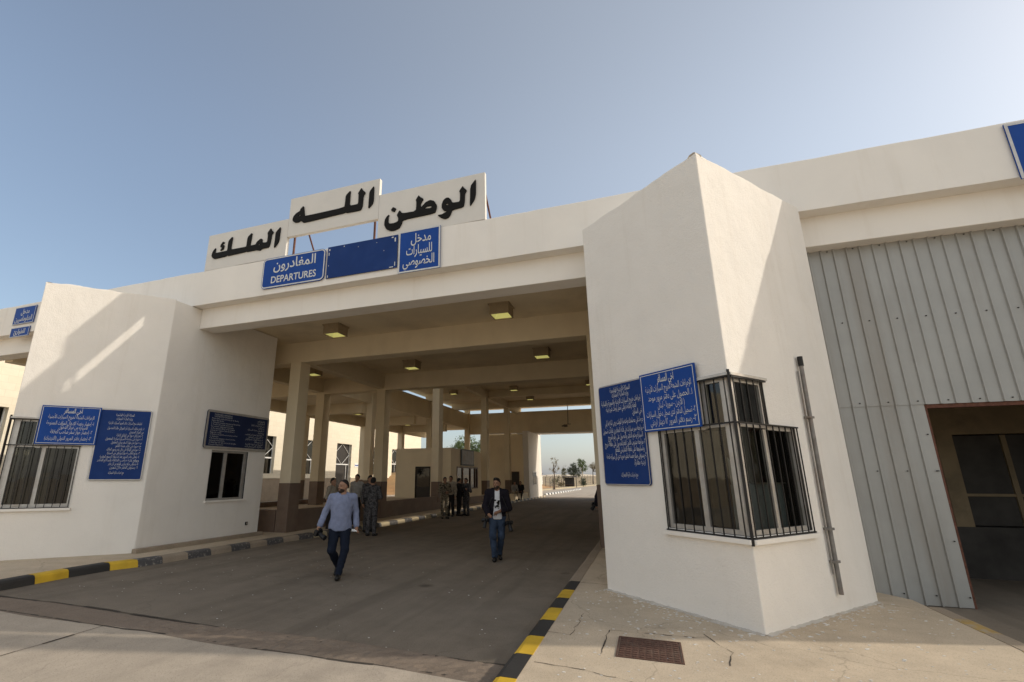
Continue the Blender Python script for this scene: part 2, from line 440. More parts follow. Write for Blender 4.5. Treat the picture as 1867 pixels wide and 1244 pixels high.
# ------------------------------------------------------------------ builders
class MB:
    def __init__(s):
        s.v, s.f, s.m, s.mats = [], [], [], []
    def mi(s, mat):
        if mat not in s.mats:
            s.mats.append(mat)
        return s.mats.index(mat)
    def add(s, vs, fs, mat):
        o = len(s.v)
        s.v += [tuple(p) for p in vs]
        k = s.mi(mat)
        for f in fs:
            s.f.append([i + o for i in f])
            s.m.append(k)
    def box(s, x0, x1, y0, y1, z0, z1, mat):
        vs = [(x, y, z) for z in (z0, z1) for x, y in ((x0, y0), (x1, y0), (x1, y1), (x0, y1))]
        s.add(vs, [(3, 2, 1, 0), (4, 5, 6, 7), (0, 1, 5, 4), (1, 2, 6, 5), (2, 3, 7, 6), (3, 0, 4, 7)], mat)
    def prism(s, poly, z0, z1, mat):
        n = len(poly)
        vs = [(x, y, z0) for x, y in poly] + [(x, y, z1) for x, y in poly]
        fs = [tuple(range(n))[::-1], tuple(range(n, 2 * n))]
        fs += [(i, (i + 1) % n, (i + 1) % n + n, i + n) for i in range(n)]
        s.add(vs, fs, mat)
    def quad(s, a, b, c, d, mat):
        s.add([a, b, c, d], [(0, 1, 2, 3)], mat)
    def tube(s, pts, rad, mat, n=10, cap=True):
        pts = [Vector(p) for p in pts]
        rads = rad if isinstance(rad, (list, tuple)) else [rad] * len(pts)
        vs, fs = [], []
        for i, p in enumerate(pts):
            d = (pts[min(i + 1, len(pts) - 1)] - pts[max(i - 1, 0)]).normalized()
            a = d.cross(Vector((0, 0, 1)) if abs(d.z) < 0.95 else Vector((1, 0, 0))).normalized()
            b = d.cross(a)
            for k in range(n):
                t = 2 * math.pi * k / n
                vs.append(p + (a * math.cos(t) + b * math.sin(t)) * rads[i])
        for i in range(len(pts) - 1):
            for k in range(n):
                fs.append((i * n + k, i * n + (k + 1) % n, (i + 1) * n + (k + 1) % n, (i + 1) * n + k))
        if cap:
            fs += [tuple(range(n))[::-1], tuple(range((len(pts) - 1) * n, len(pts) * n))]
        s.add(vs, fs, mat)
    def build(s, name, parent=None, smooth=False, recalc=True, bevel=0.0):
        me = bpy.data.meshes.new(name)
        off = Vector((0, 0, 0))
        p = parent
        while p is not None:
            off += p.location
            p = p.parent
        me.from_pydata([(x - off.x, y - off.y, z - off.z) for x, y, z in s.v], [], s.f)
        for m in s.mats:
            me.materials.append(m)
        me.polygons.foreach_set('material_index', s.m)
        if smooth:
            me.polygons.foreach_set('use_smooth', [True] * len(me.polygons))
        if recalc:
            bm = bmesh.new()
            bm.from_mesh(me)
            bmesh.ops.recalc_face_normals(bm, faces=bm.faces)
            bm.to_mesh(me)
            bm.free()
        me.update()
        o = bpy.data.objects.new(name, me)
        COL.objects.link(o)
        if parent:
            o.parent = parent
        if bevel > 0:
            bv = o.modifiers.new('bevel', 'BEVEL')
            bv.width = bevel
            bv.segments = 2
            bv.limit_method = 'ANGLE'
        return o

def tag(o, label=None, cat=None, group=None, kind=None):
    for k, v in (('label', label), ('category', cat), ('group', group), ('kind', kind)):
        if v:
            o[k] = v
    return o

def thing(name, label, cat, loc=(0, 0, 0), group=None):
    o = bpy.data.objects.new(name, None)
    o.empty_display_size = 0.3
    COL.objects.link(o)
    o.location = loc
    return tag(o, label, cat, group)

class Frame:
    """Vertical wall plane: s runs to the right as seen from outside, z up, e outwards."""
    def __init__(f, o, d):
        f.o = Vector((o[0], o[1], 0))
        f.d = Vector((d[0], d[1], 0)).normalized()
        f.n = Vector((f.d.y, -f.d.x, 0))
    def P(f, s, z, e=0.0):
        p = f.o + f.d * s + f.n * e
        return Vector((p.x, p.y, z))
    def box(f, mb, s0, s1, z0, z1, e0, e1, mat):
        c = [f.P(s, z, e) for z in (z0, z1) for s, e in ((s0, e0), (s1, e0), (s1, e1), (s0, e1))]
        mb.add(c, [(3, 2, 1, 0), (4, 5, 6, 7), (0, 1, 5, 4), (1, 2, 6, 5), (2, 3, 7, 6), (3, 0, 4, 7)], mat)

# ------------------------------------------------------------------ ground, road, pavements
def sheet(name, poly, z, mat, kind='structure'):
    mb = MB()
    mb.add([(x, y, z) for x, y in poly], [tuple(range(len(poly)))], mat)
    return tag(mb.build(name, recalc=False), kind=kind)

sheet('ground', [(-2500, -2500), (2500, -2500), (2500, 2500), (-2500, 2500)], -0.03, M['sand'])
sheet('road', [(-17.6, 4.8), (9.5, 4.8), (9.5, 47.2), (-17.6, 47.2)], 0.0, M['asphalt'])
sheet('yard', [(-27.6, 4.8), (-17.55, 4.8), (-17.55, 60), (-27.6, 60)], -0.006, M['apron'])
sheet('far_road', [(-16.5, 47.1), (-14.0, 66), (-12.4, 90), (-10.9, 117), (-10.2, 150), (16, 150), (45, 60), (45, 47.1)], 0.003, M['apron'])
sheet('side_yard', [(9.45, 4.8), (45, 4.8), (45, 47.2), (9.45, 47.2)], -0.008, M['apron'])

def ragged(pts, amp, step=0.25):
    out = []
    for (x0, y0), (x1, y1) in zip(pts[:-1], pts[1:]):
        n = max(1, int(math.hypot(x1 - x0, y1 - y0) / step))
        for i in range(n):
            t = i / n
            out.append((x0 + (x1 - x0) * t + random.uniform(-amp, amp), y0 + (y1 - y0) * t + random.uniform(-amp, amp)))
    out.append(pts[-1])
    return out

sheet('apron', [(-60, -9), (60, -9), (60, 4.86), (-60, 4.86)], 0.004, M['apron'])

# shallow trench of broken surfacing across the lane: an uneven grid with dark sawn edges
def trench():
    mb = MB()
    nx, ny = 130, 9
    vs = []
    for i in range(nx + 1):
        x = -10.1 + 8.65 * i / nx
        yu = 5.30 + 0.05 * math.sin(x * 1.3)
        yl = 4.80 + 0.04 * math.sin(x * 1.9 + 1)
        for j in range(ny + 1):
            t = j / ny
            rough = 0.022 if -6.3 < x < -1.5 else 0.006
            z = 0.005 if j in (0, ny) else 0.006 + random.uniform(0, rough)
            vs.append((x, yl + (yu - yl) * t, z))
    fs = [(i * (ny + 1) + j, (i + 1) * (ny + 1) + j, (i + 1) * (ny + 1) + j + 1, i * (ny + 1) + j + 1) for i in range(nx) for j in range(ny)]
    mb.add(vs, fs, M['patch'])
    for pts, w in (([(-10.1, 5.32), (-7.8, 5.37), (-5.3, 5.26), (-3.5, 5.21), (-1.46, 5.27)], 0.03), ([(-10.1, 4.83), (-6.5, 4.80), (-5.4, 4.85), (-4.3, 4.79), (-1.46, 4.86)], 0.018), ([(-6.6, 4.8), (-6.55, 4.1), (-6.4, 2.0)], 0.018)):
        r = ragged(pts, 0.012)
        for (x0, y0), (x1, y1) in zip(r[:-1], r[1:]):
            d = Vector((x1 - x0, y1 - y0, 0)).normalized()
            n = Vector((-d.y, d.x, 0)) * w * random.uniform(0.25, 1.0)
            mb.quad((x0 - n.x, y0 - n.y, 0.009), (x1 - n.x, y1 - n.y, 0.009), (x1 + n.x, y1 + n.y, 0.009), (x0 + n.x, y0 + n.y, 0.009), M['joint'])
    tag(mb.build('road_trench', recalc=False), kind='structure')
trench()

KL = [(-10.05, -12), (-10.05, 4.5), (-10.20, 5.6), (-10.32, 6.7), (-10.32, 7.4), (-10.08, 8.1), (-10.02, 9.5), (-9.99, 11.8), (-9.6, 16.8), (-9.42, 24), (-9.28, 34), (-9.28, 47)]
def along(poly, y):
    for (x0, y0), (x1, y1) in zip(poly[:-1], poly[1:]):
        if y0 <= y <= y1:
            return x0 + (x1 - x0) * (y - y0) / (y1 - y0)
    return poly[-1][0]

def kerb(name, xf, ys, mats, side, h=0.14, w=0.22):
    """blocks between successive ys; side=+1 when the pavement lies at smaller x (left kerb)"""
    mb = MB()
    for (y0, y1), m in zip(zip(ys[:-1], ys[1:]), mats):
        j = random.uniform(-0.006, 0.006)
        rows = []
        for y in (y0 + 0.004, y1 - 0.004):
            x = xf(y) + j
            rows.append([(x + side * 0.012, y, 0.0), (x - side * 0.012, y, h - 0.035), (x - side * 0.035, y, h - 0.006), (x - side * 0.075, y, h + 0.006), (x - side * w, y, h + 0.006), (x - side * w, y, 0.0)])
        vs = rows[0] + rows[1]
        fs = [(i, i + 1, i + 7, i + 6) for i in range(5)] + [(5, 4, 3, 2, 1, 0), (6, 7, 8, 9, 10, 11)]
        mb.add(vs, fs, m)
    return tag(mb.build(name), kind='structure')

ys = [-3.0 + 0.6 * i for i in range(12)] + [4.2, 4.85, 5.45, 6.09, 6.68, 7.43, 7.90, 8.40]
ys = sorted(set(round(y, 2) for y in ys))
cols = []
for i in range(len(ys) - 1):
    cols.append(M['kerb_black'] if (len(ys) - i) % 2 == 0 else M['kerb_yellow'])
fix = {5.45: 'kerb_black', 6.09: 'kerb_yellow', 6.68: 'kerb_black', 7.43: 'kerb_yellow', 7.90: 'kerb_worn', 4.85: 'kerb_yellow'}
for i, y in enumerate(ys[:-1]):
    if y in fix:
        cols[i] = M[fix[y]]
y = 8.40
k = 0
while y < 47:
    step = 0.62
    y2 = y + step
    ys.append(round(y2, 2))
    cols.append(M['bare_kerb'] if k % 2 == 0 and y < 13 else (M['kerb_worn'] if k % 2 == 1 else M['kerb_cream']))
    y = y2
    k += 1
kerb('kerb', lambda y: along(KL, y), ys, cols, 1)
RK = [-4.0 + 0.6 * i for i in range(16)]
RK = [y for y in RK if y < 4.5] + [4.60, 5.216, 5.805, 6.457, 7.047, 7.633, 8.178, 8.852]
rc = []
names = ['kerb_black', 'kerb_yellow', 'kerb_black', 'kerb_yellow', 'kerb_black', 'kerb_yellow', 'kerb_black']
for i in range(len(RK) - 1):
    fromend = len(RK) - 2 - i
    rc.append(M['kerb_black'] if fromend % 2 == 0 else M['kerb_yellow'])
rc[-3 - 2] = M['kerb_worn'] if False else rc[-5]
y = 8.852
while y < 46:
    RK.append(round(y + 0.9, 3))
    rc.append(M['bare_kerb'])
    y += 0.9
kerb('kerb', lambda y: -1.43, RK, rc, -1)
LK2 = [1.0 + 0.6 * i for i in range(14)]
kerb('kerb', lambda y: 3.56, LK2, [M['kerb_faded'] if i % 2 else M['bare_kerb'] for i in range(13)], 1)

def pavement(poly, h=0.14):
    mb = MB()
    mb.prism(poly, -0.02, h, M['pavement'])
    return tag(mb.build('pavement', recalc=True), kind='structure')
lp = [(along(KL, y) - 0.21, y) for y in (-12, 4.5, 5.6, 6.7, 7.4, 8.1, 9.5, 11.8, 16.8, 24, 34, 47)]
pavement(lp + [(-17.5, 47), (-17.5, -12)])
pavement([(-1.22, -4.0), (3.345, -4.0), (3.345, 9.2), (3.1, 9.6), (3.1, 46), (-1.22, 46)])

# cracks and joints in the right pavement
def pavement_cracks():
    mb = MB()
    for pts, w in (([(-1.15, 5.05), (-0.7, 5.0), (-0.2, 4.86), (0.6, 4.80), (1.6, 4.62)], 0.008), ([(0.55, 5.55), (0.62, 5.95), (0.50, 6.25), (0.42, 6.5)], 0.010), ([(-0.60, 5.42), (-0.57, 6.30), (0.30, 6.34), (0.46, 6.42)], 0.012), ([(-1.2, 6.0), (-0.95, 5.98), (-0.92, 6.9)], 0.007), ([(-1.2, 8.8), (-0.75, 8.75)], 0.012)):
        r = ragged(pts, 0.016, 0.09)
        for (x0, y0), (x1, y1) in zip(r[:-1], r[1:]):
            d = Vector((x1 - x0, y1 - y0, 0)).normalized()
            n = Vector((-d.y, d.x, 0)) * w * random.uniform(0.1, 0.7)
            mb.quad((x0 - n.x, y0 - n.y, 0.1435), (x1 - n.x, y1 - n.y, 0.1435), (x1 + n.x, y1 + n.y, 0.1435), (x0 + n.x, y0 + n.y, 0.1435), M['joint'])
    tag(mb.build('pavement_cracks', recalc=False), kind='structure')
pavement_cracks()

def chips():
    mb = MB()
    def chip(x, y, z, s):
        a = random.uniform(0, 6.28)
        pts = []
        n = random.choice((4, 5, 5, 6))
        for k in range(n):
            t = a + 6.283 * k / n + random.uniform(-0.3, 0.3)
            r = s * random.uniform(0.5, 1.2)
            pts.append((x + r * math.cos(t), y + 0.7 * r * math.sin(t)))
        mb.prism(pts, z, z + s * 0.18, M['chips'])
    nose, fl, fr = (1.055, 6.69), (-0.738, 8.437), (2.843, 8.92)
    for i in range(420):
        a, b = (nose, fl) if random.random() < 0.6 else (nose, fr)
        t = random.random()
        d = abs(random.gauss(0, 0.16)) if random.random() < 0.55 else random.uniform(0, 1.1)
        dx, dy = b[0] - a[0], b[1] - a[1]
        L = math.hypot(dx, dy)
        nx, ny = (dy / L, -dx / L) if b is fr else (-dy / L, dx / L)
        x, y = a[0] + dx * t + nx * d, a[1] + dy * t + ny * d
        if -1.15 < x < 3.3:
            chip(x, y, 0.1405, random.uniform(0.006, 0.024))
    for i in range(230):
        chip(random.uniform(-1.1, 3.2), random.uniform(4.7, 7.0), 0.1405, random.uniform(0.005, 0.018))
    for i in range(160):
        chip(random.uniform(-9.5, -1.6), random.uniform(4.0, 11), 0.0005, random.uniform(0.005, 0.016))
    tag(mb.build('plaster_chips'), 'white plaster chips and paint flakes scattered over pavement and road', 'plaster chips', kind='stuff')
chips()

# skirts of spilled plaster at the foot of the right pillar
def splashes():
    mb = MB()
    for a, b, amp in (((1.055, 6.69), (-0.738, 8.437), 0.11), ((1.055, 6.69), (2.843, 8.92), 0.08)):
        dx, dy = b[0] - a[0], b[1] - a[1]
        L = math.hypot(dx, dy)
        sgn = 1 if b[0] > a[0] else -1
        nx, ny = dy / L * sgn, -dx / L * sgn
        N = 150
        prev = None
        ph = random.uniform(0, 6)
        for i in range(N + 1):
            t = i / N
            w = amp * (0.25 + 0.45 * abs(math.sin(t * 7 + ph)) * abs(math.sin(t * 17 + 1)) + 0.25 * abs(math.sin(t * 61 + ph)) + 0.12 * random.random())
            p = (a[0] + dx * t, a[1] + dy * t)
            h_ = 0.004 + 0.012 * abs(math.sin(t * 23)) * abs(math.sin(t * 57)) + 0.008 * random.random()
            cur = [(p[0] - nx * 0.02, p[1] - ny * 0.02, 0.14 + h_), (p[0] + nx * w * .45, p[1] + ny * w * .45, 0.14 + h_ * .45), (p[0] + nx * w, p[1] + ny * w, 0.1412)]
            if prev:
                for q in (0, 1):
                    mb.quad(prev[q], cur[q], cur[q + 1], prev[q + 1], M['spill'])
            prev = cur
    tag(mb.build('plaster_spill', recalc=False), 'crumbly band of spilled plaster along the foot of the nearest pillar', 'plaster chips', kind='stuff')
splashes()

# cast iron drain cover
d = thing('drain_cover', 'rusty rectangular iron drain cover set in the pavement before the nearest pillar', 'drain cover', (-0.14, 5.77, 0.14))
mb = MB()
mb.box(-0.45, 0.165, 5.455, 5.475, 0.138, 0.150, M['drain'])
mb.box(-0.45, 0.165, 6.075, 6.095, 0.138, 0.150, M['drain'])
mb.box(-0.45, -0.435, 5.476, 6.074, 0.138, 0.150, M['drain'])
mb.box(0.15, 0.165, 5.476, 6.074, 0.138, 0.150, M['drain'])
mb.build('frame', d)
mb = MB()
mb.box(-0.43, 0.145, 5.48, 6.07, 0.136, 0.1435, M['drain'])
for i in range(9):
    for j in range(9):
        x, y = -0.40 + i * 0.0635, 5.515 + j * 0.0645
        mb.box(x - 0.020, x + 0.020, y - 0.016, y + 0.016, 0.1438, 0.150, M['drain'])
mb.build('lid', d)

# ------------------------------------------------------------------ pillars of the gate
def boolean_cut(obj, cutters):
    for c in cutters:
        md = obj.modifiers.new('cut', 'BOOLEAN')
        md.operation = 'DIFFERENCE'
        md.solver = 'EXACT'
        md.object = c
    bpy.context.view_layer.update()
    dg = bpy.context.evaluated_depsgraph_get()
    me = bpy.data.meshes.new_from_object(obj.evaluated_get(dg))
    planes = [(p.normal.copy(), p.normal.dot(p.center)) for p in obj.data.polygons]
    me.materials.append(M['dark_room'])
    k = len(me.materials) - 1
    for p in me.polygons:      # faces left by the cut get a dark colour standing in for room shade
        if not any(abs(n.dot(p.center) - d) < 2e-3 and abs(n.dot(p.normal)) > 0.99 for n, d in planes):
            p.material_index = k
    obj.modifiers.clear()
    obj.data = me
    for c in cutters:
        bpy.data.objects.remove(c)

class Side:
    """facet of a pillar measured from the nose"""
    def __init__(s, nose, fold):
        s.L = math.hypot(fold[0] - nose[0], fold[1] - nose[1])
        s.flip = fold[0] < nose[0]
        s.f = Frame(fold, (nose[0] - fold[0], nose[1] - fold[1])) if s.flip else Frame(nose, (fold[0] - nose[0], fold[1] - nose[1]))
    def box(s, mb, s0, s1, z0, z1, e0, e1, mat):
        if s.flip:
            s0, s1 = s.L - s1, s.L - s0
        s.f.box(mb, s0, s1, z0, z1, e0, e1, mat)
    def P(s, a, z, e=0):
        return s.f.P(s.L - a if s.flip else a, z, e)

def vcut(sl, sr, a, b, nose, z0, z1, depth=0.75):
    mb = MB()
    depth = min(depth, 0.6 * a, 0.6 * b)
    pl, pr = sl.P(a, 0, 0.06), sr.P(b, 0, 0.06)
    pli, pri = sl.P(a, 0, -depth), sr.P(b, 0, -depth)
    poly = [(pl.x, pl.y), (nose[0], nose[1] - 0.1), (pr.x, pr.y), (pri.x, pri.y), (nose[0], nose[1] + depth * 1.5), (pli.x, pli.y)]
    mb.prism(poly, z0, z1, M['dark_room'])
    return mb.build('cutter')

def make_pillar(nose, fl, fr, label, lowL, upL, lowR, upR, zs, side_window):
    z0, z1, z2 = zs
    t = thing('gate_pillar', label, 'pillar', (nose[0], nose[1], 0.14))
    sl, sr = Side(nose, fl), Side(nose, fr)
    mb = MB()
    mb.prism([nose, fr, (fr[0], 12.33), (fl[0], 12.33), fl], 0.13, 6.262, M['stucco'])
    wall = mb.build('wall', t)
    cutters = [vcut(sl, sr, lowL, lowR, nose, z0, z1), vcut(sl, sr, upL, upR, nose, z1 - 0.02, z2)]
    fb = Frame((fr[0], fr[1]), (0, 1))
    if side_window:
        a, b, c, e = side_window
        mc = MB()
        fb.box(mc, a, b, c, e, -0.7, 0.06, M['dark_room'])
        cutters.append(mc.build('cutter'))
    boolean_cut(wall, cutters)
    bv = wall.modifiers.new('bevel', 'BEVEL')
    bv.width = 0.014
    bv.segments = 2
    bv.limit_method = 'ANGLE'
    bv.angle_limit = R(40)
    # uneven cement coping along the top edges
    for sd in (sl, sr):
        cb = MB()
        nn = int(sd.L / 0.07)
        pts = []
        ph = random.uniform(0, 9)
        for i in range(nn + 1):
            a_ = sd.L * i / nn
            hh = 0.012 + 0.020 * abs(math.sin(a_ * 2.1 + ph)) + 0.010 * math.sin(a_ * 9 + ph) + random.uniform(0, 0.010)
            if random.random() < 0.10:
                hh += random.uniform(-0.012, 0.022)
            pts.append((a_, max(0.003, hh)))
        vs = []
        for a_, hh in pts:
            vs += [sd.P(a_, 6.243, 0.0006), sd.P(a_, 6.262 + hh * .6, -0.001), sd.P(a_, 6.262 + hh, -0.03), sd.P(a_, 6.262 + hh * .8, -0.10), sd.P(a_, 6.262, -0.13)]
        cb.add(vs, [(5 * i + j, 5 * i + 5 + j, 5 * i + 6 + j, 5 * i + 1 + j) for i in range(nn) for j in range(4)], M['plaster'])
        cb.build('coping', t)
    # bay window
    fmb, gmb, bmb, smb, cmb = MB(), MB(), MB(), MB(), MB()
    A, K = M['alu'], M['black_steel']
    for sd, lo, upp in ((sl, lowL, upL), (sr, lowR, upR)):
        w = 0.055
        g = 0.05
        sd.box(fmb, g, lo, z0, z0 + w, -0.09, -0.03, A)
        sd.box(fmb, lo - w, lo, z0 + w, z1, -0.09, -0.03, A)
        sd.box(fmb, upp + 0.001, lo - w - 0.001, z1 - w, z1, -0.088, -0.032, A)
        sd.box(fmb, upp - w, upp, z1 + 0.001, z2, -0.09, -0.03, A)
        sd.box(fmb, g, upp - w - 0.001, z2 - w, z2, -0.088, -0.032, A)
        sd.box(fmb, g, upp, z1 - 0.04, z1 + 0.015, -0.086, -0.034, A)
        mid = lo * 0.50
        sd.box(fmb, mid - 0.035, mid + 0.035, z0 + w, z1 - w, -0.084, -0.036, A)
        sd.box(fmb, 0.055, 0.15, z0 + w, z2 - w, -0.082, -0.02, A)
        for a, b, c, e in ((0.06, lo - 0.02, z0 + 0.02, z1 - 0.02), (0.06, upp - 0.02, z1, z2 - 0.02)):
            p = [sd.P(a, c, -0.062), sd.P(b, c, -0.062), sd.P(b, e, -0.062), sd.P(a, e, -0.062)]
            gmb.add(p, [(0, 1, 2, 3)], M['glass'])
        n = max(4, int(lo / 0.145))
        for i in range(n + 1):
            s_ = 0.05 + (lo - 0.06) * i / n
            top = z2 - 0.01 if s_ < upp else z1 - 0.01
            sd.box(bmb, s_ - 0.006, s_ + 0.006, z0 - 0.02, top, 0.020, 0.032, K)
        sd.box(bmb, 0.0, lo + 0.01, z0 - 0.03, z0 - 0.012, 0.012, 0.040, K)
        sd.box(bmb, 0.0, lo + 0.01, z1 - 0.012, z1 + 0.006, 0.012, 0.040, K)
        sd.box(bmb, 0.0, upp + 0.01, z2 - 0.02, z2 - 0.004, 0.012, 0.040, K)
        sd.box(smb, -0.02, lo + 0.05, z0 - 0.085, z0 - 0.032, -0.04, 0.065, M['plaster'])
        sd.box(smb, -0.02, upp + 0.03, z2 + 0.001, z2 + 0.035, -0.04, 0.05, M['alu'])
        # curtains on a rail inside
        npl = 60
        vs = []
        c0, c1 = (lo * 0.42, lo * 0.62)
        for i in range(npl + 1):
            s_ = c0 + (c1 - c0) * i / npl
            e = -0.30 + 0.025 * math.sin(s_ * 60) + 0.01 * math.sin(s_ * 23)
            vs += [sd.P(s_, z0 + 0.05, e), sd.P(s_, z2 - 0.03 if s_ < upp else z1 - 0.05, e)]
        cmb.add(vs, [(2 * i, 2 * i + 2, 2 * i + 3, 2 * i + 1) for i in range(npl)], M['curtain'])
    ps = [sl.P(0.012, z, 0.0) for z in (z0 - 0.06, z2 + 0.06)]
    c = (nose[0], nose[1] - 0.03)
    bmb.box(c[0] - 0.015, c[0] + 0.015, c[1] - 0.015, c[1] + 0.015, z0 - 0.10, z2 + 0.07, K)
    win = fmb.build('window', t)
    gmb.build('glass_pane', win, recalc=False)
    bmb.build('grille', win)
    smb.build('sill', win)
    cmb.build('curtain', win, smooth=True, recalc=False)
    if side_window:
        a, b, c, e = side_window
        fmb, gmb, smb = MB(), MB(), MB()
        w = 0.05
        fb.box(fmb, a, b, c, c + w, -0.12, -0.05, A)
        fb.box(fmb, a, b, e - w, e, -0.12, -0.05, A)
        fb.box(fmb, a, a + w, c + w, e - w, -0.118, -0.052, A)
        fb.box(fmb, b - 0.09, b, c + w, e - w, -0.118, -0.052, A)
        m_ = (a + b) / 2 - 0.12
        fb.box(fmb, m_ - 0.05, m_ + 0.05, c + w, e - w, -0.116, -0.054, A)
        gmb.add([fb.P(a, c, -0.085), fb.P(b, c, -0.085), fb.P(b, e, -0.085), fb.P(a, e, -0.085)], [(0, 1, 2, 3)], M['dark_glass'])
        fb.box(smb, a - 0.05, b + 0.05, c - 0.05, c, -0.05, 0.05, M['plaster'])
        w2 = fmb.build('window', t)
        gmb.build('glass_pane', w2, recalc=False)
        smb.build('sill', w2)
    return t, sl, sr, fb

NR, FLR, FRR = (1.055, 6.691), (-0.738, 8.437), (2.843, 8.92)
NL, FLL, FRL = (-12.986, 6.576), (-14.834, 8.52), (-11.138, 8.52)
pR, sL, sR, fBR = make_pillar(NR, FLR, FRR, 'nearest white pillar with a pointed front and a barred corner window', 1.18, 0.43, 1.42, 0.78, (1.15, 2.46, 3.04), None)
pL, sA0, sA, fB = make_pillar(NL, FLL, FRL, 'white pillar across the lane with a slanting strip of sunlight on it', 1.31, 0.49, 1.31, 0.49, (1.19, 2.49, 3.06), (1.78, 3.10, 1.20, 2.52))

# things seen through the right pillar's window
mb = MB()
sR.box(mb, 0.16, 1.36, 1.17, 1.72, -0.26, -0.24, M['pale_panel'])
sR.box(mb, 0.62, 1.36, 1.72, 1.74, -0.40, -0.20, M['alu'])
a, b, c = sR.P(0.16, 1.722, -0.25), sR.P(0.60, 1.722, -0.25), sR.P(0.16, 2.05, -0.25)
mb.add([a, b, c], [(0, 1, 2)], M['pale_panel'])
tag(mb.build('counter_screen'), 'pale blue counter screen inside the nearest pillar, behind its right window', 'screen')

# small stone ledge along the foot of the left pillar's lane side
mb = MB()
mb.box(-11.13, -10.98, 8.45, 12.4, 0.135, 0.235, M['bare_kerb'])
tag(mb.build('stone_ledge', bevel=0.01), kind='structure')

# little socket box
mb = MB()
fB.box(mb, 3.28, 3.36, 0.46, 0.55, 0.0, 0.03, M['black_plastic'])
fB.box(mb, 3.30, 3.34, 0.48, 0.53, 0.03, 0.036, M['alu'])
tag(mb.build('socket_box', bevel=0.004), 'tiny black socket box low on the pillar across the lane', 'socket')

# conduit pipe on the right facet
pp = thing('conduit_pipe', 'grey steel conduit pipe clamped upright to the sunlit side of the nearest pillar', 'pipe', sR.P(1.78, 0.37, 0.04))
mb = MB()
mb.tube([sR.P(1.755, 0.36, 0.045), sR.P(1.775, 1.4, 0.045), sR.P(1.80, 2.9, 0.05), sR.P(1.815, 3.40, 0.05)], 0.028, M['pipe'], 12)
mb.tube([sR.P(1.69, 0.60, 0.025), sR.P(1.71, 1.8, 0.025), sR.P(1.74, 3.28, 0.025)], 0.011, M['pipe'], 8)
mb.build('tube', pp, smooth=False)
for z, s_ in ((0.75, 1.763), (1.15, 1.77), (2.62, 1.797)):
    mb = MB()
    sR.box(mb, s_ - 0.075, s_ + 0.05, z - 0.015, z + 0.015, 0.0, 0.082, M['pipe'])
    mb.build('clamp', pp)
mb = MB()
mb.tube([sR.P(1.814, 3.36, 0.05), sR.P(1.817, 3.50, 0.05)], 0.036, M['black_steel'], 12)
mb.build('end_cap', pp)

# ------------------------------------------------------------------ front canopy
cn = thing('gate_canopy', 'long white entrance canopy with a deep fascia carried on the pointed pillars', 'canopy', (-5.94, 9.03, 0))
XL, XR = -21.3, 11.0
mb = MB()
rows = []
nx_ = 130
for i in range(nx_ + 1):
    x = XL + (XR - XL) * i / nx_
    wv = 0.006 * math.sin(x * 0.9) + 0.004 * math.sin(x * 3.1 + 1)
    ch = random.choice((0, 0, 0, 0, 0.006, 0.014)) * random.random()
    rows.append([(x, 9.03, 6.27 + 0.4 * wv + random.uniform(-.002, .002)), (x, 9.03 + random.uniform(-.0015, .0015), 6.72), (x, 9.03, 7.248 + wv - ch), (x, 9.042 + ch * .5, 7.26 + wv - ch * .6), (x, 9.35, 7.26 + wv), (x, 9.36, 7.25 + wv), (x, 9.36, 6.27)])
vs = [p for r in rows for p in r]
fs = [(i * 7 + j, (i + 1) * 7 + j, (i + 1) * 7 + (j + 1) % 7, i * 7 + (j + 1) % 7) for i in range(nx_) for j in range(7)]
fs += [tuple(range(7)), tuple(nx_ * 7 + j for j in range(7))[::-1]]
mb.add(vs, fs, M['plaster'])
mb.build('fascia', cn)
mb = MB()
mb.box(XL, XR, 9.36, 19.45, 6.274, 6.56, M['ceiling'])
mb.build('roof_slab', cn)
for x0, x1 in ((-11.136, -0.74), (2.845, XR), (XL, -14.836)):
    mb = MB()
    mb.box(x0, x1, 9.33, 9.82, 5.71, 6.40, M['plaster'])
    mb.build('front_beam', cn, bevel=0.01)
for y0 in (13.08, 18.82):
    mb = MB()
    mb.box(XL, XR, y0, y0 + 0.5, 5.57, 6.40, M['cream'])
    mb.build('cross_beam', cn, bevel=0.01)
# side beams over the islands
for x0 in (-11.12, -14.38, -1.24, 2.02):
    mb = MB()
    mb.box(x0 + 0.03, x0 + 0.40, 13.58, 18.82, 5.63, 6.40, M['cream'])
    mb.build('island_beam', cn)
DADO = 1.62
def column(parent, x0, x1, y0, y1, top, base=0.13, dado=DADO):
    mb = MB()
    mb.box(x0, x1, y0, y1, base, dado, M['brown'])
    mb.box(x0 + 0.004, x1 - 0.004, y0 + 0.004, y1 - 0.004, dado, top, M['cream'])
    return mb.build('column', parent, bevel=0.012)
for x0, x1 in ((-11.12, -10.69), (-1.24, -0.81)):
    for y0 in (13.05, 18.85):
        column(cn, x0, x1, y0, y0 + 0.52, 5.60)
for x0, x1 in ((-14.38, -13.93), (2.02, 2.47)):
    for y0 in (13.05, 18.85):
        column(cn, x0, x1, y0, y0 + 0.52, 5.60)
column(cn, -20.6, -20.2, 13.05, 13.55, 5.60)
column(cn, -20.6, -20.2, 18.85, 19.35, 5.60)
mb = MB()
mb.box(-20.62, -20.18, 9.83, 19.4, 5.64, 6.40, M['cream'])
mb.build('edge_beam', cn)

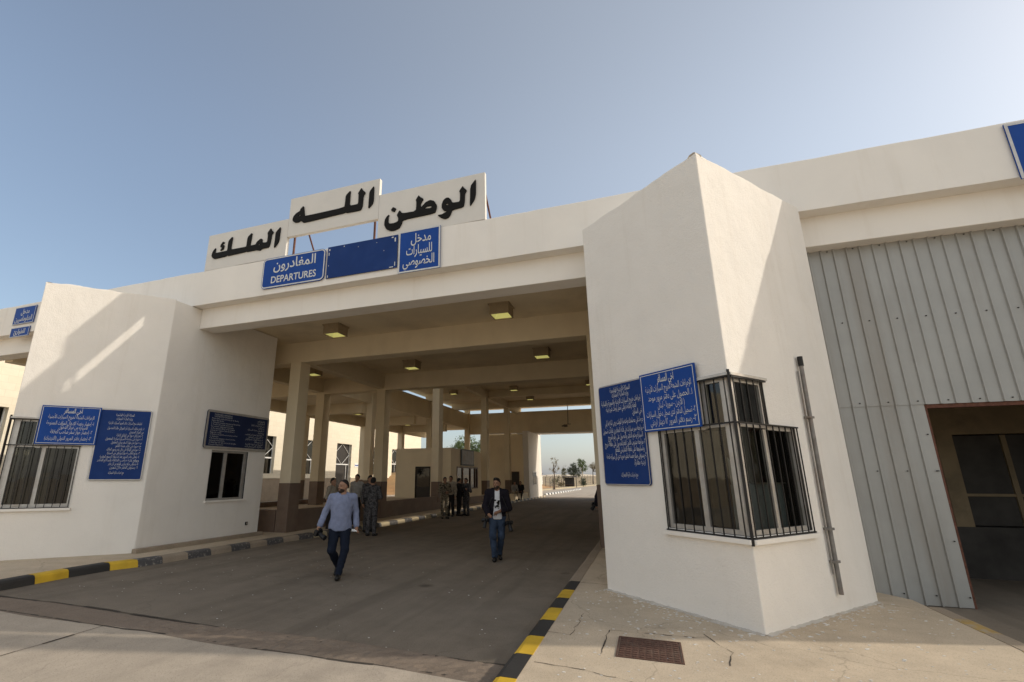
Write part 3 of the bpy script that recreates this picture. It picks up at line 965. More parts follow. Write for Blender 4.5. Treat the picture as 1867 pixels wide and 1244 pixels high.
t = thing('shadow_caster_board', 'added off-white board out of view on the fascia end, casting the foreground shadow', 'board', (10.2, 9.1, 7.26))  # unseen board added to throw the shadow edge across the front ground
mb = MB()
mb.box(9.85, 11.3, 9.05, 9.15, 7.275, 10.5, M['board'])
mb.build('panel', t)
for x in (10.0, 11.1):
    mb = MB()
    mb.box(x - 0.03, x + 0.03, 9.151, 9.2, 7.27, 10.3, M['rust'])
    mb.build('upright', t)

# ------------------------------------------------------------------ raised roof hall behind
hl = thing('raised_roof', 'higher flat roof behind the canopy with a strip of sky under its edges', 'roof', (-5.94, 32, 0))
mb = MB()
mb.box(-16.4, 4.33, 20.2, 44.9, 8.08, 8.45, M['ceiling'])
mb.build('roof_slab', hl)
for x0, x1 in ((-16.05, -15.7), (3.93, 4.1)):
    mb = MB()
    mb.box(x0, x1, 19.46, 44.4, 6.22, 7.66 if x0 < 0 else 7.58, M['cream'])
    mb.build('upstand_wall', hl)
mb = MB()
mb.box(-15.69, 3.92, 44.0, 44.38, 5.72, 7.66, M['cream'])
mb.box(-11.0, -2.6, 43.98, 45.4, 5.62, 5.719, M['plaster'])
mb.build('end_wall', hl)
for x0 in (-11.10, -1.22):
    mb = MB()
    mb.box(x0, x0 + 0.38, 20.3, 44.8, 7.5, 8.10, M['cream'])
    mb.build('long_beam', hl)
for y0 in (25.0, 34.4, 40.0):
    for xa, xb in ((-15.9, -11.11), (-10.71, -1.23), (-0.83, 4.0)):
        mb = MB()
        mb.box(xa, xb, y0 + 0.03, y0 + 0.43, 7.56, 8.10, M['cream'])
        mb.build('cross_beam', hl)
for x0, x1 in ((-11.12, -10.69), (-1.24, -0.81)):
    for y0 in (25.0, 33.8, 40.0):
        column(hl, x0, x1, y0, y0 + 0.6, 7.52, 0.5 if y0 != 33.8 else 0.13, 1.56)
for x0, x1 in ((-16.05, -15.6), (3.75, 4.2)):
    for y0 in (26.0, 35.0, 43.7):
        column(hl, x0, x1, y0, y0 + 0.45, 8.1)
# rear piers of the gate
for x0, x1, fx0, fx1 in ((-14.7, -9.8, -9.76, -9.30), (-2.12, 2.8, -2.62, -2.16)):
    mb = MB()
    mb.box(x0, x1, 44.45, 46.6, 0.13, 5.72, M['cream'])
    mb.build('rear_pier', hl)
    mb = MB()
    mb.box(fx0, fx1, 41.0, 46.3, 0.02, 5.62, M['plaster'])
    mb.build('rear_fin_wall', hl)
mb = MB()
mb.box(-11.67, -11.03, 44.41, 44.447, 0.5, 2.24, M['door'])
mb.box(-11.72, -10.98, 44.43, 44.449, 0.5, 2.29, M['wood'])
dr = mb.build('door', hl)
mb = MB()
mb.box(-9.298, -9.27, 42.4, 43.8, 1.14, 2.28, M['alu'])
mb.box(-9.269, -9.262, 42.47, 43.05, 1.2, 2.2, M['dark_glass'])
mb.box(-9.269, -9.262, 43.13, 43.72, 1.2, 2.2, M['dark_glass'])
mb.build('window', hl)

# lower canopy on the far left of the hall
sc_ = thing('side_canopy', 'low cream side canopy on thin columns before the sunlit stone building', 'canopy', (-18.2, 32, 0))
mb = MB()
mb.box(-20.7, -16.06, 19.46, 44.4, 6.215, 6.42, M['cream'])
mb.build('roof_slab', sc_)
mb = MB()
mb.box(-20.6, -20.22, 19.46, 44.4, 5.57, 6.36, M['cream'])
mb.build('edge_beam', sc_)
for y0 in (25.5, 32.72, 38.9):
    mb = MB()
    mb.box(-20.22, -16.06, y0 + 0.05, y0 + 0.45, 5.62, 6.36, M['cream'])
    mb.build('cross_beam', sc_)
    column(sc_, -20.63, -20.18, y0, y0 + 0.5, 5.60)

sr_ = thing('side_canopy', 'low cream side canopy over the right lane, hidden behind the nearest pillar', 'canopy', (6.4, 32, 0))
mb = MB()
mb.box(4.21, XR - 0.001, 19.46, 44.4, 6.28, 6.48, M['cream'])
mb.build('roof_slab', sr_)

# raised inspection islands with low brown walls
def island(xa, xb, label, flip):
    t = thing('inspection_island', label, 'platform', ((xa + xb) / 2, 27, 0))
    mb = MB()
    mb.box(xa + 0.02, xb - 0.02, 13.1, 43.9, 0.1, 0.58, M['brown'])
    mb.build('base', t)
    mb = MB()
    mb.box(xa + 0.01, xb - 0.01, 13.12, 43.85, 0.581, 0.61, M['pavement'])
    mb.build('floor', t)
    mb = MB()
    for s, (a, b, c, e) in enumerate(((xa, xa + 0.2, 13.06, 25.6), (xb - 0.2, xb, 13.55, 25.0), (xa + 0.2, xb - 0.44, 13.06, 13.26))):
        mb.box(a, b, c, e, 0.12, 0.80, M['brown'])
    mb.build('low_wall', t)
island(-15.2, -10.72, 'raised brown inspection island with a low wall beside the left kerb', False)
island(-1.21, 3.05, 'raised brown inspection island hidden behind the nearest pillar', True)

# booth on the island
bo = thing('inspection_booth', 'small cream booth with a dark door on the left inspection island', 'booth', (-12.5, 29.8, 0.6))
mb = MB()
mb.box(-14.36, -10.76, 27.0, 32.6, 0.45, 3.48, M['cream'])
wall = mb.build('wall', bo)
mc = MB()
mc.box(-11.5, -10.6, 27.95, 31.9, 1.08, 2.42, M['dark_room'])
mc.box(-13.05, -12.05, 26.9, 27.5, 0.6, 2.41, M['dark_room'])
boolean_cut(wall, [mc.build('cutter')])
mb = MB()
mb.box(-13.03, -12.07, 27.10, 27.15, 0.62, 2.39, M['door'])
mb.box(-12.95, -12.15, 27.085, 27.099, 1.25, 2.30, M['dark_glass'])
dr = mb.build('door', bo)
mb = MB()
for y0 in (27.95, 29.0, 30.4, 31.35, 31.8):
    mb.box(-10.82, -10.74, y0, y0 + 0.10, 1.08, 2.42, M['wood'])
mb.box(-10.815, -10.745, 28.05, 31.8, 2.34, 2.42, M['wood'])
mb.box(-10.815, -10.745, 28.05, 31.8, 1.08, 1.14, M['wood'])
w = mb.build('window', bo)
mb = MB()
mb.quad((-10.80, 28.0, 1.1), (-10.80, 31.85, 1.1), (-10.80, 31.85, 2.4), (-10.80, 28.0, 2.4), M['glass'])
mb.build('glass_pane', w, recalc=False)
mb = MB()
vs = []
for i in range(50):
    y_ = 28.1 + 3.6 * i / 49
    vs += [(-10.98 + 0.03 * math.sin(i * 1.1), y_, 1.1), (-10.98 + 0.03 * math.sin(i * 1.1), y_, 2.4)]
mb.add(vs, [(2 * i, 2 * i + 2, 2 * i + 3, 2 * i + 1) for i in range(49)], M['curtain'])
mb.build('curtain', w, smooth=True, recalc=False)
mb = MB()
mb.box(-10.758, -10.70, 28.6, 31.0, 2.5, 3.5, M['black_steel'])
mb.box(-10.699, -10.694, 28.72, 30.88, 2.58, 3.42, M['pipe'])
tag(mb.build('notice_board'), 'dark grey notice board above the window of the small cream booth', 'board')

# ------------------------------------------------------------------ ceiling lamps
lamp_spots = [(-8.55, 11.88, 6.27, 'left'), (-3.30, 11.87, 6.27, 'right'), (-8.43, 16.9, 6.27, 'left'), (-3.19, 16.8, 6.27, 'right'), (-12.9, 16.6, 6.27, ''), (-17.6, 16.6, 6.27, ''),
              (-8.45, 33.3, 8.08, ''), (-8.3, 37.9, 8.08, ''), (-13.1, 33.3, 8.08, ''), (-3.1, 32.9, 8.08, ''), (-18.2, 36, 6.215, ''), (-18.2, 28.5, 6.215, '')]
lamp_labels = ['boxy ceiling lamp just inside the front beam, left of the lane', 'boxy ceiling lamp just inside the front beam, near the nearest pillar', 'boxy ceiling lamp in the second bay over the middle of the lane', 'boxy ceiling lamp in the second bay beside the nearest pillar',
               'unlit-looking boxy ceiling lamp over the island behind the first column', 'boxy ceiling lamp over the left lane seen beyond the first column', 'small lamp under the raised roof in the lane, front one', 'small lamp under the raised roof in the lane, rear one', 'small lamp under the raised roof above the small booth', 'small lamp under the raised roof by the edge of the nearest pillar',
               'small lamp on the side canopy ceiling, farther one', 'small lamp on the side canopy ceiling, nearer one']
for (x, y, zc, _), lb in zip(lamp_spots, lamp_labels):
    t = thing('ceiling_lamp', lb, 'ceiling lamp', (x, y, zc), 'boxy lamps on the ceilings')
    mb = MB()
    a, h = 0.26, 0.30
    mb.box(x - a - 0.03, x + a + 0.03, y - a - 0.03, y + a + 0.03, zc - 0.03, zc + 0.004, M['lamp_case'])
    for q in ((x - a, x - a + 0.02, y - a, y + a), (x + a - 0.02, x + a, y - a, y + a), (x - a + 0.02, x + a - 0.02, y - a, y - a + 0.02), (x - a + 0.02, x + a - 0.02, y + a - 0.02, y + a)):
        mb.box(q[0], q[1], q[2], q[3], zc - h, zc - 0.03, M['lamp_case'])
    mb.build('case', t)
    mb = MB()
    o, i_ = a - 0.022, 0.07
    zb, zt = zc - h + 0.02, zc - 0.10
    ring = [(-o, -o), (o, -o), (o, o), (-o, o)]
    inn = [(-i_, -i_), (i_, -i_), (i_, i_), (-i_, i_)]
    mb.add([(x + p, y + q, zb) for p, q in ring] + [(x + p, y + q, zt) for p, q in inn], [(0, 1, 5, 4), (1, 2, 6, 5), (2, 3, 7, 6), (3, 0, 4, 7), (4, 5, 6, 7)], M['lamp_glow'])
    mb.build('reflector', t, recalc=False)

# security camera on a drop pole
cc = thing('security_camera', 'security camera hanging on a drop pole before the far end wall', 'camera', (-6.25, 43.7, 6.2))
mb = MB()
mb.tube([(-6.2, 43.75, 8.08), (-6.25, 43.75, 6.35)], 0.03, M['fence_post'], 8)
mb.build('pole', cc)
mb = MB()
mb.box(-6.6, -6.3, 43.5, 43.75, 6.1, 6.3, M['fence_post'])
mb.tube([(-6.62, 43.6, 6.2), (-6.78, 43.55, 6.17)], 0.05, M['black_plastic'], 8)
mb.box(-6.3, -6.0, 43.72, 43.76, 6.32, 6.37, M['fence_post'])
mb.build('housing', cc)

# ------------------------------------------------------------------ corrugated partition in the right lane
cw = thing('corrugated_partition', 'grey corrugated steel partition closing the right lane around a dark opening', 'partition', (5.5, 9.62, 0))
mb = MB()
def prof(x):
    t = ((x - 2.86) / 0.19) % 1.0
    return 0.028 * (1 if 0.06 < t < 0.16 else (t / 0.06 if t <= 0.06 else max(0, (0.22 - t) / 0.06)))
OX0, OX1, OZ = 4.19, 7.4, 2.915
def ribbed(xa, xb, za, zb, y):
    brk = set([xa, xb])
    k = math.floor((xa - 2.86) / 0.19)
    while 2.86 + k * 0.19 <= xb:
        for q in (0, 0.06, 0.16, 0.22):
            x = 2.86 + (k + q) * 0.19
            if xa < x < xb:
                brk.add(x)
        k += 1
    xs = sorted(brk)
    vs = []
    for x in xs:
        vs += [(x, y - prof(x), za), (x, y - prof(x), zb)]
    mb.add(vs, [(2 * i, 2 * i + 2, 2 * i + 3, 2 * i + 1) for i in range(len(xs) - 1)], M['galv'])
ribbed(2.85, XR, OZ, 5.78, 9.60)
ribbed(2.85, OX0, 0.01, OZ + 0.02, 9.612)
ribbed(OX1, XR, 0.01, OZ + 0.02, 9.612)
for x, z in [(2.98 + 0.38 * i, zz) for i in range(13) for zz in (5.68, 4.35, 2.97)] + [(3.02 + 0.38 * i, zz) for i in range(4) for zz in (1.9, 0.15)] + [(4.14, 1.9), (4.14, 2.45), (4.14, 0.9)]:
    if z > 2.9 or x < 4.17:
        mb.box(x - 0.008, x + 0.008, 9.585, 9.60, z - 0.008, z + 0.008, M['black_steel'])
mb.build('sheet', cw, recalc=False)
mb = MB()
mb.box(OX0, OX0 + 0.03, 9.615, 9.68, 0.0, OZ - 0.06, M['rust'])
mb.box(OX0, OX1, 9.615, 9.68, OZ - 0.06, OZ - 0.001, M['rust'])
mb.box(OX1 - 0.05, OX1, 9.615, 9.68, 0.0, OZ - 0.06, M['rust'])
mb.build('opening_frame', cw)
# building end wall so that the lane ends at the corner
mb = MB()
mb.box(XR - 0.3, XR, 9.37, 44.4, 0.0, 6.27, M['plaster'])
mb.build('end_wall', cn)
# kiosk in the dark behind the opening
kk = thing('inner_kiosk', 'dim cream kiosk with large dark windows behind the opening in the corrugated wall', 'kiosk', (6, 12.6, 0))
mb = MB()
fk = Frame((3.3, 12.4), (1, 0))
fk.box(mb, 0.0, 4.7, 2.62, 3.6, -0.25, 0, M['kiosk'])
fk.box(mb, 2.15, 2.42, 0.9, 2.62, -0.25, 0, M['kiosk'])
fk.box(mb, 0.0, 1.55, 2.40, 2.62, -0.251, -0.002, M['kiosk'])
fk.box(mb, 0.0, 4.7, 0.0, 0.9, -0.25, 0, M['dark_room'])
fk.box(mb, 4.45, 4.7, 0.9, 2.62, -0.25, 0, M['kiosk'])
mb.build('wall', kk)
mb = MB()
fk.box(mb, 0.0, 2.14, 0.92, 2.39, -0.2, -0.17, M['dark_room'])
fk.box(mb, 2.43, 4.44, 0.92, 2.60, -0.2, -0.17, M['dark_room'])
fk.box(mb, 3.2, 3.28, 0.92, 2.60, -0.169, -0.12, M['kiosk'])
fk.box(mb, 2.43, 4.44, 1.45, 1.50, -0.168, -0.13, M['kiosk'])
fk.box(mb, 1.56, 1.95, 2.62, 2.90, 0.002, 0.01, M['black_plastic'])
mb.build('window', kk)
mb = MB()
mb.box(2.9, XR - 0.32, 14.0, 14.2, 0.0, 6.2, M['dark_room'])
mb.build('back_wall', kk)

# ------------------------------------------------------------------ stone building on the left
sb = thing('stone_building', 'sunlit cream limestone building with tall dark windows in diamond grilles', 'building', (-28, 28, 0))
XF = -28.0
wins = [(-6.5, -4.3), (-1.0, 1.2), (5.9, 8.1), (11.75, 13.95), (17.8, 20.0), (23.9, 26.1), (29.85, 32.05), (35.9, 38.1), (40.5, 43.05), (46.3, 48.5), (51.6, 53.8)]
zs0, zs1, ztop, yb0, yb1 = 2.07, 4.98, 7.2, -16.0, 59.5
mb = MB()
def wallbox(y0, y1, z0, z1):
    mb.box(XF - 0.42, XF, y0, y1, z0, z1, M['stone'])
wallbox(yb0, yb1, zs1, ztop)
door_i = 8
dy0, dy1 = wins[door_i]
wallbox(yb0, dy0, 0.0, zs0)
wallbox(dy1, yb1, 0.0, zs0)
prev = yb0
for y0, y1 in wins:
    wallbox(prev, y0, zs0, zs1)
    prev = y1
wallbox(prev, yb1, zs0, zs1)
mb.box(XF - 14, XF - 0.421, yb1 - 0.4, yb1, 0, ztop, M['stone'])
mb.box(XF - 14, XF - 0.421, yb0, yb0 + 0.4, 0, ztop, M['stone'])
mb.build('wall', sb)
mb = MB()
mb.box(XF - 14, XF + 0.0, yb0, yb1, ztop + 0.001, ztop + 0.25, M['stone'])
mb.build('roof', sb)
mb = MB()
for a, b in ((yb0, dy0), (dy1, yb1)):
    mb.box(XF + 0.001, XF + 0.05, a, b, 0.0, 1.70, M['bare_kerb'])
    mb.box(XF + 0.001, XF + 0.09, a, b, 1.70, 1.78, M['stone'])
mb.build('plinth', sb)
for k, (y0, y1) in enumerate(wins):
    mb = MB()
    zb = 0.05 if k == door_i else zs0
    zr = zb + (zs1 - zb) * (0.60 if k == door_i else 0.42)
    w_ = 0.05
    xo = XF - 0.30
    def bar(p, q, r=0.022):
        mb.tube([(xo + 0.05,) + p, (xo + 0.05,) + q], r, M['white_paint'], 6)
    mb.box(xo, xo + 0.06, y0, y1, zr - 0.05, zr + 0.05, M['white_paint'])
    mb.box(xo, xo + 0.06, y0, y0 + w_, zb, zs1, M['white_paint'])
    mb.box(xo, xo + 0.06, y1 - w_, y1, zb, zs1, M['white_paint'])
    ym, zm = (y0 + y1) / 2, (zr + zs1) / 2
    bar((ym, zr), (y0, zm)); bar((y0, zm), (ym, zs1)); bar((ym, zs1), (y1, zm)); bar((y1, zm), (ym, zr))
    if k != door_i:
        bar((ym, zb), (ym, zr))
    else:
        bar((y1 - 0.5, zb), (y1 - 0.5, zr), 0.03)
    f = mb.build('door' if k == door_i else 'window', sb)
    mb = MB()
    mb.box(xo - 0.03, xo - 0.01, y0, y1, zb, zs1, M['dark_glass'] if k != door_i else M['door'])
    mb.box(xo - 0.12, xo - 0.08, y0, y1, zb, zs1, M['dark_room'])
    mb.build('pane', f)
mb = MB()
mb.box(XF + 0.002, XF + 0.03, 43.7, 44.5, 2.75, 3.15, M['white_paint'])
mb.box(XF + 0.031, XF + 0.033, 43.8, 44.4, 2.9, 3.0, M['blue'])
tag(mb.build('door_plate'), 'small white plate beside the doorway of the stone building', 'plate')

# ------------------------------------------------------------------ lettering
FORMS = {}
code = 0xFE8D
for ch, n in (('ا', 2), ('ب', 4), ('ة', 2), ('ت', 4), ('ث', 4), ('ج', 4), ('ح', 4), ('خ', 4), ('د', 2), ('ذ', 2), ('ر', 2), ('ز', 2), ('س', 4), ('ش', 4), ('ص', 4), ('ض', 4), ('ط', 4), ('ظ', 4), ('ع', 4), ('غ', 4), ('ف', 4), ('ق', 4), ('ك', 4), ('ل', 4), ('م', 4), ('ن', 4), ('ه', 4), ('و', 2), ('ى', 2), ('ي', 4)):
    FORMS[ch] = (code, n)
    code += n
FORMS.update({'ء': (0xFE80, 1), 'آ': (0xFE81, 2), 'أ': (0xFE83, 2), 'ؤ': (0xFE85, 2), 'إ': (0xFE87, 2), 'ئ': (0xFE89, 4)})
LAMALEF = {'آ': 0xFEF5, 'أ': 0xFEF7, 'إ': 0xFEF9, 'ا': 0xFEFB}

def shape(text):
    """joined presentation forms in visual (left to right) order"""
    out = []
    i = 0
    dual = lambda c: c == 'ـ' or (c in FORMS and FORMS[c][1] == 4)
    join_r = lambda c: c == 'ـ' or (c in FORMS and FORMS[c][1] >= 2)
    while i < len(text):
        c = text[i]
        p = text[i - 1] if i else ' '
        left_ok = dual(p)
        if c == 'ل' and i + 1 < len(text) and text[i + 1] in LAMALEF:
            out.append(chr(LAMALEF[text[i + 1]] + (1 if left_ok else 0)))
            i += 2
            continue
        if c in FORMS:
            base, n = FORMS[c]
            nx = text[i + 1] if i + 1 < len(text) else ' '
            conn_prev = left_ok and n >= 2
            conn_next = n == 4 and join_r(nx)
            k = (3 if conn_prev and conn_next else 2 if conn_next else 1 if conn_prev else 0)
            out.append(chr(base + k))
        else:
            out.append({'(': ')', ')': '('}.get(c, c))
        i += 1
    out.reverse()
    res, run = [], []
    for c in out:
        if c.isdigit():
            run.insert(0, c)
        else:
            res += run + [c]
            run = []
    return ''.join(res + run)

def glyphs(body, size, bold=0.0):
    cu = bpy.data.curves.new('lettering', 'FONT')
    cu.body = body
    cu.size = size
    cu.offset = bold
    cu.resolution_u = 3
    cu.fill_mode = 'FRONT'
    o = bpy.data.objects.new('lettering', cu)
    COL.objects.link(o)
    dg = bpy.context.evaluated_depsgraph_get()
    me = bpy.data.meshes.new_from_object(o.evaluated_get(dg))
    v = np.empty(len(me.vertices) * 3)
    me.vertices.foreach_get('co', v)
    f = [tuple(p.vertices) for p in me.polygons]
    bpy.data.objects.remove(o)
    bpy.data.curves.remove(cu)
    bpy.data.meshes.remove(me)
    return v.reshape(-1, 3), f

def lettering(parent, fr, s0, z0, e, lines, mat, name='lettering'):
    """lines: (text, x, y, size, width or None, align, bold); x,y measured from (s0,z0) in metres; latin when it has A-Z"""
    mb = MB()
    for text, x, y, size, width, align, bold in lines:
        body = text if any('A' <= c <= 'z' for c in text) else shape(text)
        v, f = glyphs(body, size, bold)
        if len(v) == 0:
            continue
        lo, hi = v[:, 0].min(), v[:, 0].max()
        k = (width / (hi - lo)) if width else 1.0
        vx = (v[:, 0] - lo) * k
        W = (hi - lo) * k
        vx += x - (W / 2 if align == 'c' else W if align == 'r' else 0)
        pts = [fr.P(s0 + a, z0 + y + b, e) for a, b in zip(vx, v[:, 1])]
        mb.add(pts, f, mat)
    return mb.build(name, parent, recalc=False)

def rrect(x0, x1, z0, z1, r, n=5):
    if r <= 0:
        return [(x0, z0), (x1, z0), (x1, z1), (x0, z1)]
    out = []
    for cx, cz, a in ((x1 - r, z0 + r, -90), (x1 - r, z1 - r, 0), (x0 + r, z1 - r, 90), (x0 + r, z0 + r, 180)):
        for k in range(n + 1):
            t = R(a + 90 * k / n)
            out.append((cx + r * math.cos(t), cz + r * math.sin(t)))
    return out

def sign(name, label, cat, fr, s0, s1, z0, z1, e0, mat, edge=0.0, inset=0.0, rad=0.0, thick=0.022, border=None, lines=(), edge_mat=None, group=None, tilt=0.0):
    """plate with a thin raised border line inset from its edge; tilt raises the right end (metres)"""
    t = thing(name, label, cat, fr.P((s0 + s1) / 2, z0, e0), group)
    sh = lambda s, z: (s, z + tilt * (s - s0) / (s1 - s0))
    mb = MB()
    poly = [sh(*p) for p in rrect(s0, s1, z0, z1, rad)]
    n = len(poly)
    vs = [fr.P(s, z, e0) for s, z in poly] + [fr.P(s, z, e0 + thick) for s, z in poly]
    mb.add(vs, [tuple(range(n))[::-1], tuple(range(n, 2 * n))] + [(i, (i + 1) % n, (i + 1) % n + n, i + n) for i in range(n)], mat)
    mb.build('panel', t)
    if border:
        mb = MB()
        a = [sh(*p) for p in rrect(s0 + inset, s1 - inset, z0 + inset, z1 - inset, max(0, rad - inset))]
        b = [sh(*p) for p in rrect(s0 + inset + edge, s1 - inset - edge, z0 + inset + edge, z1 - inset - edge, max(0, rad - inset - edge) if rad else 0)]
        m = min(len(a), len(b))
        vs = [fr.P(s, z, e0 + thick + 0.003) for s, z in a] + [fr.P(s, z, e0 + thick + 0.003) for s, z in b]
        mb.add(vs, [(i, (i + 1) % m, (i + 1) % m + m, i + m) for i in range(m)], border)
        mb.build('border', t, recalc=False)
    if lines:
        lettering(t, Frame((fr.o.x, fr.o.y), (fr.d.x, fr.d.y)), s0, z0, e0 + thick + 0.004, [(a, b, c + tilt * 0.5, *d) for a, b, c, *d in lines], M['sign_white'])
    return t

FF = Frame((0, 9.03), (1, 0))
W = M['sign_white']
# fascia signs
sign('road_sign', 'blue sign with rounded corners and white border reading DEPARTURES on the fascia', 'sign', FF, -8.835, -6.925, 6.41, 7.245, 0.02, M['blue'], 0.03, 0.012, 0.12, border=W, lines=[
    ('المغادرون', 0.99, 0.49, 0.36, 1.28, 'c', 0.005), ('DEPARTURES', 0.99, 0.13, 0.26, 1.36, 'c', 0.004)])
bl = sign('road_sign', 'long plain dark blue panel without words between two lettered signs', 'sign', FF, -6.865, -4.95, 6.425, 7.25, 0.02, M['dark_blue'])
for s, z, w_, h_ in ((-6.81, 7.17, 0.03, 0.05), (-6.82, 7.06, 0.02, 0.08), (-5.01, 7.13, 0.03, 0.10), (-5.08, 7.20, 0.05, 0.03), (-5.00, 6.52, 0.02, 0.10), (-5.09, 6.45, 0.10, 0.02), (-6.82, 6.47, 0.02, 0.06), (-6.4, 7.2, 0.02, 0.03), (-6.0, 7.12, 0.015, 0.015), (-5.5, 7.14, 0.02, 0.012), (-5.3, 6.9, 0.012, 0.02), (-6.81, 6.75, 0.015, 0.02)):
    mb = MB()
    FF.box(mb, s - w_ / 2, s + w_ / 2, z - h_ / 2, z + h_ / 2, 0.043, 0.046, W)
    mb.build('tape_scrap', bl)
sign('road_sign', 'tall blue sign with three rows of Arabic at the right end of the fascia row', 'sign', FF, -4.91, -3.875, 6.255, 7.29, 0.025, M['blue'], 0.035, 0.0, 0.0, border=W, lines=[
    ('مدخل', 0.56, 0.71, 0.32, 0.50, 'c', 0.003), ('للسيارات', 0.52, 0.42, 0.32, 0.64, 'c', 0.003), ('الخصوصي', 0.51, 0.15, 0.32, 0.78, 'c', 0.003)])
sign('road_sign', 'blue sign cut off by the right edge of the picture, high on the fascia', 'sign', FF, 5.79, 7.9, 6.215, 7.195, 0.02, M['blue'], 0.04, 0.0, 0.0, border=M['alu'], lines=[
    ('القادمون', 1.05, 0.5, 0.36, 1.2, 'c', 0.003)])
sign('road_sign', 'small blue two-row Arabic sign at the far left of the fascia, upper of the pair', 'sign', FF, -18.98, -17.93, 6.57, 7.155, 0.02, M['blue'], 0.02, 0.0, 0.0, border=W, lines=[
    ('مدخل', 0.55, 0.34, 0.24, 0.42, 'c', 0.003), ('الدبلوماسيين', 0.53, 0.10, 0.24, 0.86, 'c', 0.003)])
sign('road_sign', 'narrow blue one-row Arabic sign at the far left of the fascia, lower of the pair', 'sign', FF, -18.96, -18.02, 6.14, 6.46, 0.30 * 0 + 0.02, M['blue'], 0.02, 0.0, 0.0, border=W, lines=[
    ('للطوارئ', 0.47, 0.10, 0.22, 0.56, 'c', 0.003)])

# signs on the right pillar
FL_ = Frame(FLR, (NR[0] - FLR[0], NR[1] - FLR[1]))
sign('notice_sign', 'taller darker blue Arabic notice on the nearest pillar, left of the brighter notice', 'sign', FL_, 0.150, 1.112, 1.69, 3.26, 0.012, M['dark_blue'], 0.012, 0.004, 0.05, border=M['alu'], lines=[
    ('المملكة الأردنية الهاشمية', 0.50, 1.44, 0.105, 0.44, 'c', -0.0005), ('وزارة المالية / الجمارك', 0.50, 1.36, 0.10, 0.36, 'c', -0.0005),
    ('إجراءات خروج السيارات الأردنية والسورية واللبنانية', 0.92, 1.245, 0.115, 0.86, 'r', -0.0005), ('العامة والخاصة والتي تحمل لوحات غير أردنية', 0.82, 1.145, 0.11, 0.66, 'r', -0.0005),
    ('أخي السائق:', 0.93, 1.05, 0.11, 0.20, 'r', -0.0005), ('حرصا على مصلحتك واختصارا للوقت يرجى اتباع ما يلي', 0.935, 0.925, 0.115, 0.82, 'r', -0.0005),
    ('١- مراجعة سير سيارات في قاعة المغادرين لغايات تسجيل', 0.935, 0.80, 0.11, 0.88, 'r', -0.0005), ('السيارة وختم الدفتر والحصول على رقم الخروج', 0.90, 0.70, 0.11, 0.74, 'r', -0.0005),
    ('٢- مراجعة مندوب الأمن العام للحصول على بطاقة خروج', 0.935, 0.595, 0.11, 0.86, 'r', -0.0005), ('وتسليمها على نقطة التفتيش للقطع', 0.90, 0.50, 0.11, 0.60, 'r', -0.0005),
    ('٣- يستوفى مبلغ خمسة دنانير ضريبة عن كل سيارة خاصة', 0.935, 0.40, 0.11, 0.84, 'r', -0.0005), ('أردنية مغادرة.', 0.90, 0.30, 0.11, 0.22, 'r', -0.0005), ('مع تحيات دائرة الجمارك', 0.56, 0.13, 0.085, 0.34, 'c', -0.0005)])
sign('notice_sign', 'bright blue notice on the nearest pillar overlapping the top of its barred window', 'sign', FL_, 1.112, 2.085, 2.44, 3.285, 0.045, M['blue'], 0.010, 0.022, 0.0, border=W, lines=[
    ('أخي المسافر', 0.48, 0.685, 0.155, 0.30, 'c', 0.002), ('الإجراءات المتبعة لخروج السيارات الأردنية', 0.90, 0.565, 0.125, 0.80, 'r', -0.0005),
    ('١. الحصول على دفتر مرور موحد', 0.90, 0.435, 0.125, 0.76, 'r', -0.0005), ('( الأردن - سوريا - لبنان', 0.76, 0.32, 0.12, 0.46, 'r', -0.0005),
    ('٢- تسجيل الدفتر لدى سجل دخول السيارات', 0.92, 0.205, 0.12, 0.84, 'r', -0.0005), ('٣- رسم دفتر المرور ١٢ دينار أردني', 0.92, 0.085, 0.125, 0.78, 'r', -0.0005)], tilt=0.0)

# signs on the left pillar
FA = Frame(NL, (FRL[0] - NL[0], FRL[1] - NL[1]))
sign('notice_sign', 'bright blue wide notice on the pillar across the lane, partly over its window', 'sign', FA, 0.482, 1.578, 2.515, 3.372, 0.045, M['blue'], 0.010, 0.022, 0.0, border=W, lines=[
    ('أخي المسافر', 0.58, 0.70, 0.15, 0.34, 'c', 0.002), ('الإجراءات المتبعة لخروج السيارات الأجنبية', 0.99, 0.575, 0.12, 0.84, 'r', -0.0005),
    ('١- إحضار رخصة الإدخال المؤقت الممنوحة', 1.00, 0.435, 0.12, 0.86, 'r', -0.0005), ('للسيارة من مركز الدخول', 0.90, 0.345, 0.12, 0.52, 'r', -0.0005),
    ('٢- إحضار جواز سفر صاحب العلاقة', 1.00, 0.24, 0.12, 0.76, 'r', -0.0005), ('٣- إحضار دفتر المرور الدولي (التربتيك)', 1.00, 0.10, 0.12, 0.84, 'r', -0.0005)])
ln = [('المملكة الأردنية الهاشمية', 0.50, 1.47, 0.085, 0.36, 'c', -0.0005), ('وزارة المالية / الجمارك', 0.50, 1.38, 0.085, 0.32, 'c', -0.0005),
      ('تعليمات منح السيارات دفاتر المرور للسيارات الأردنية', 0.86, 1.28, 0.085, 0.66, 'r', -0.0005)]
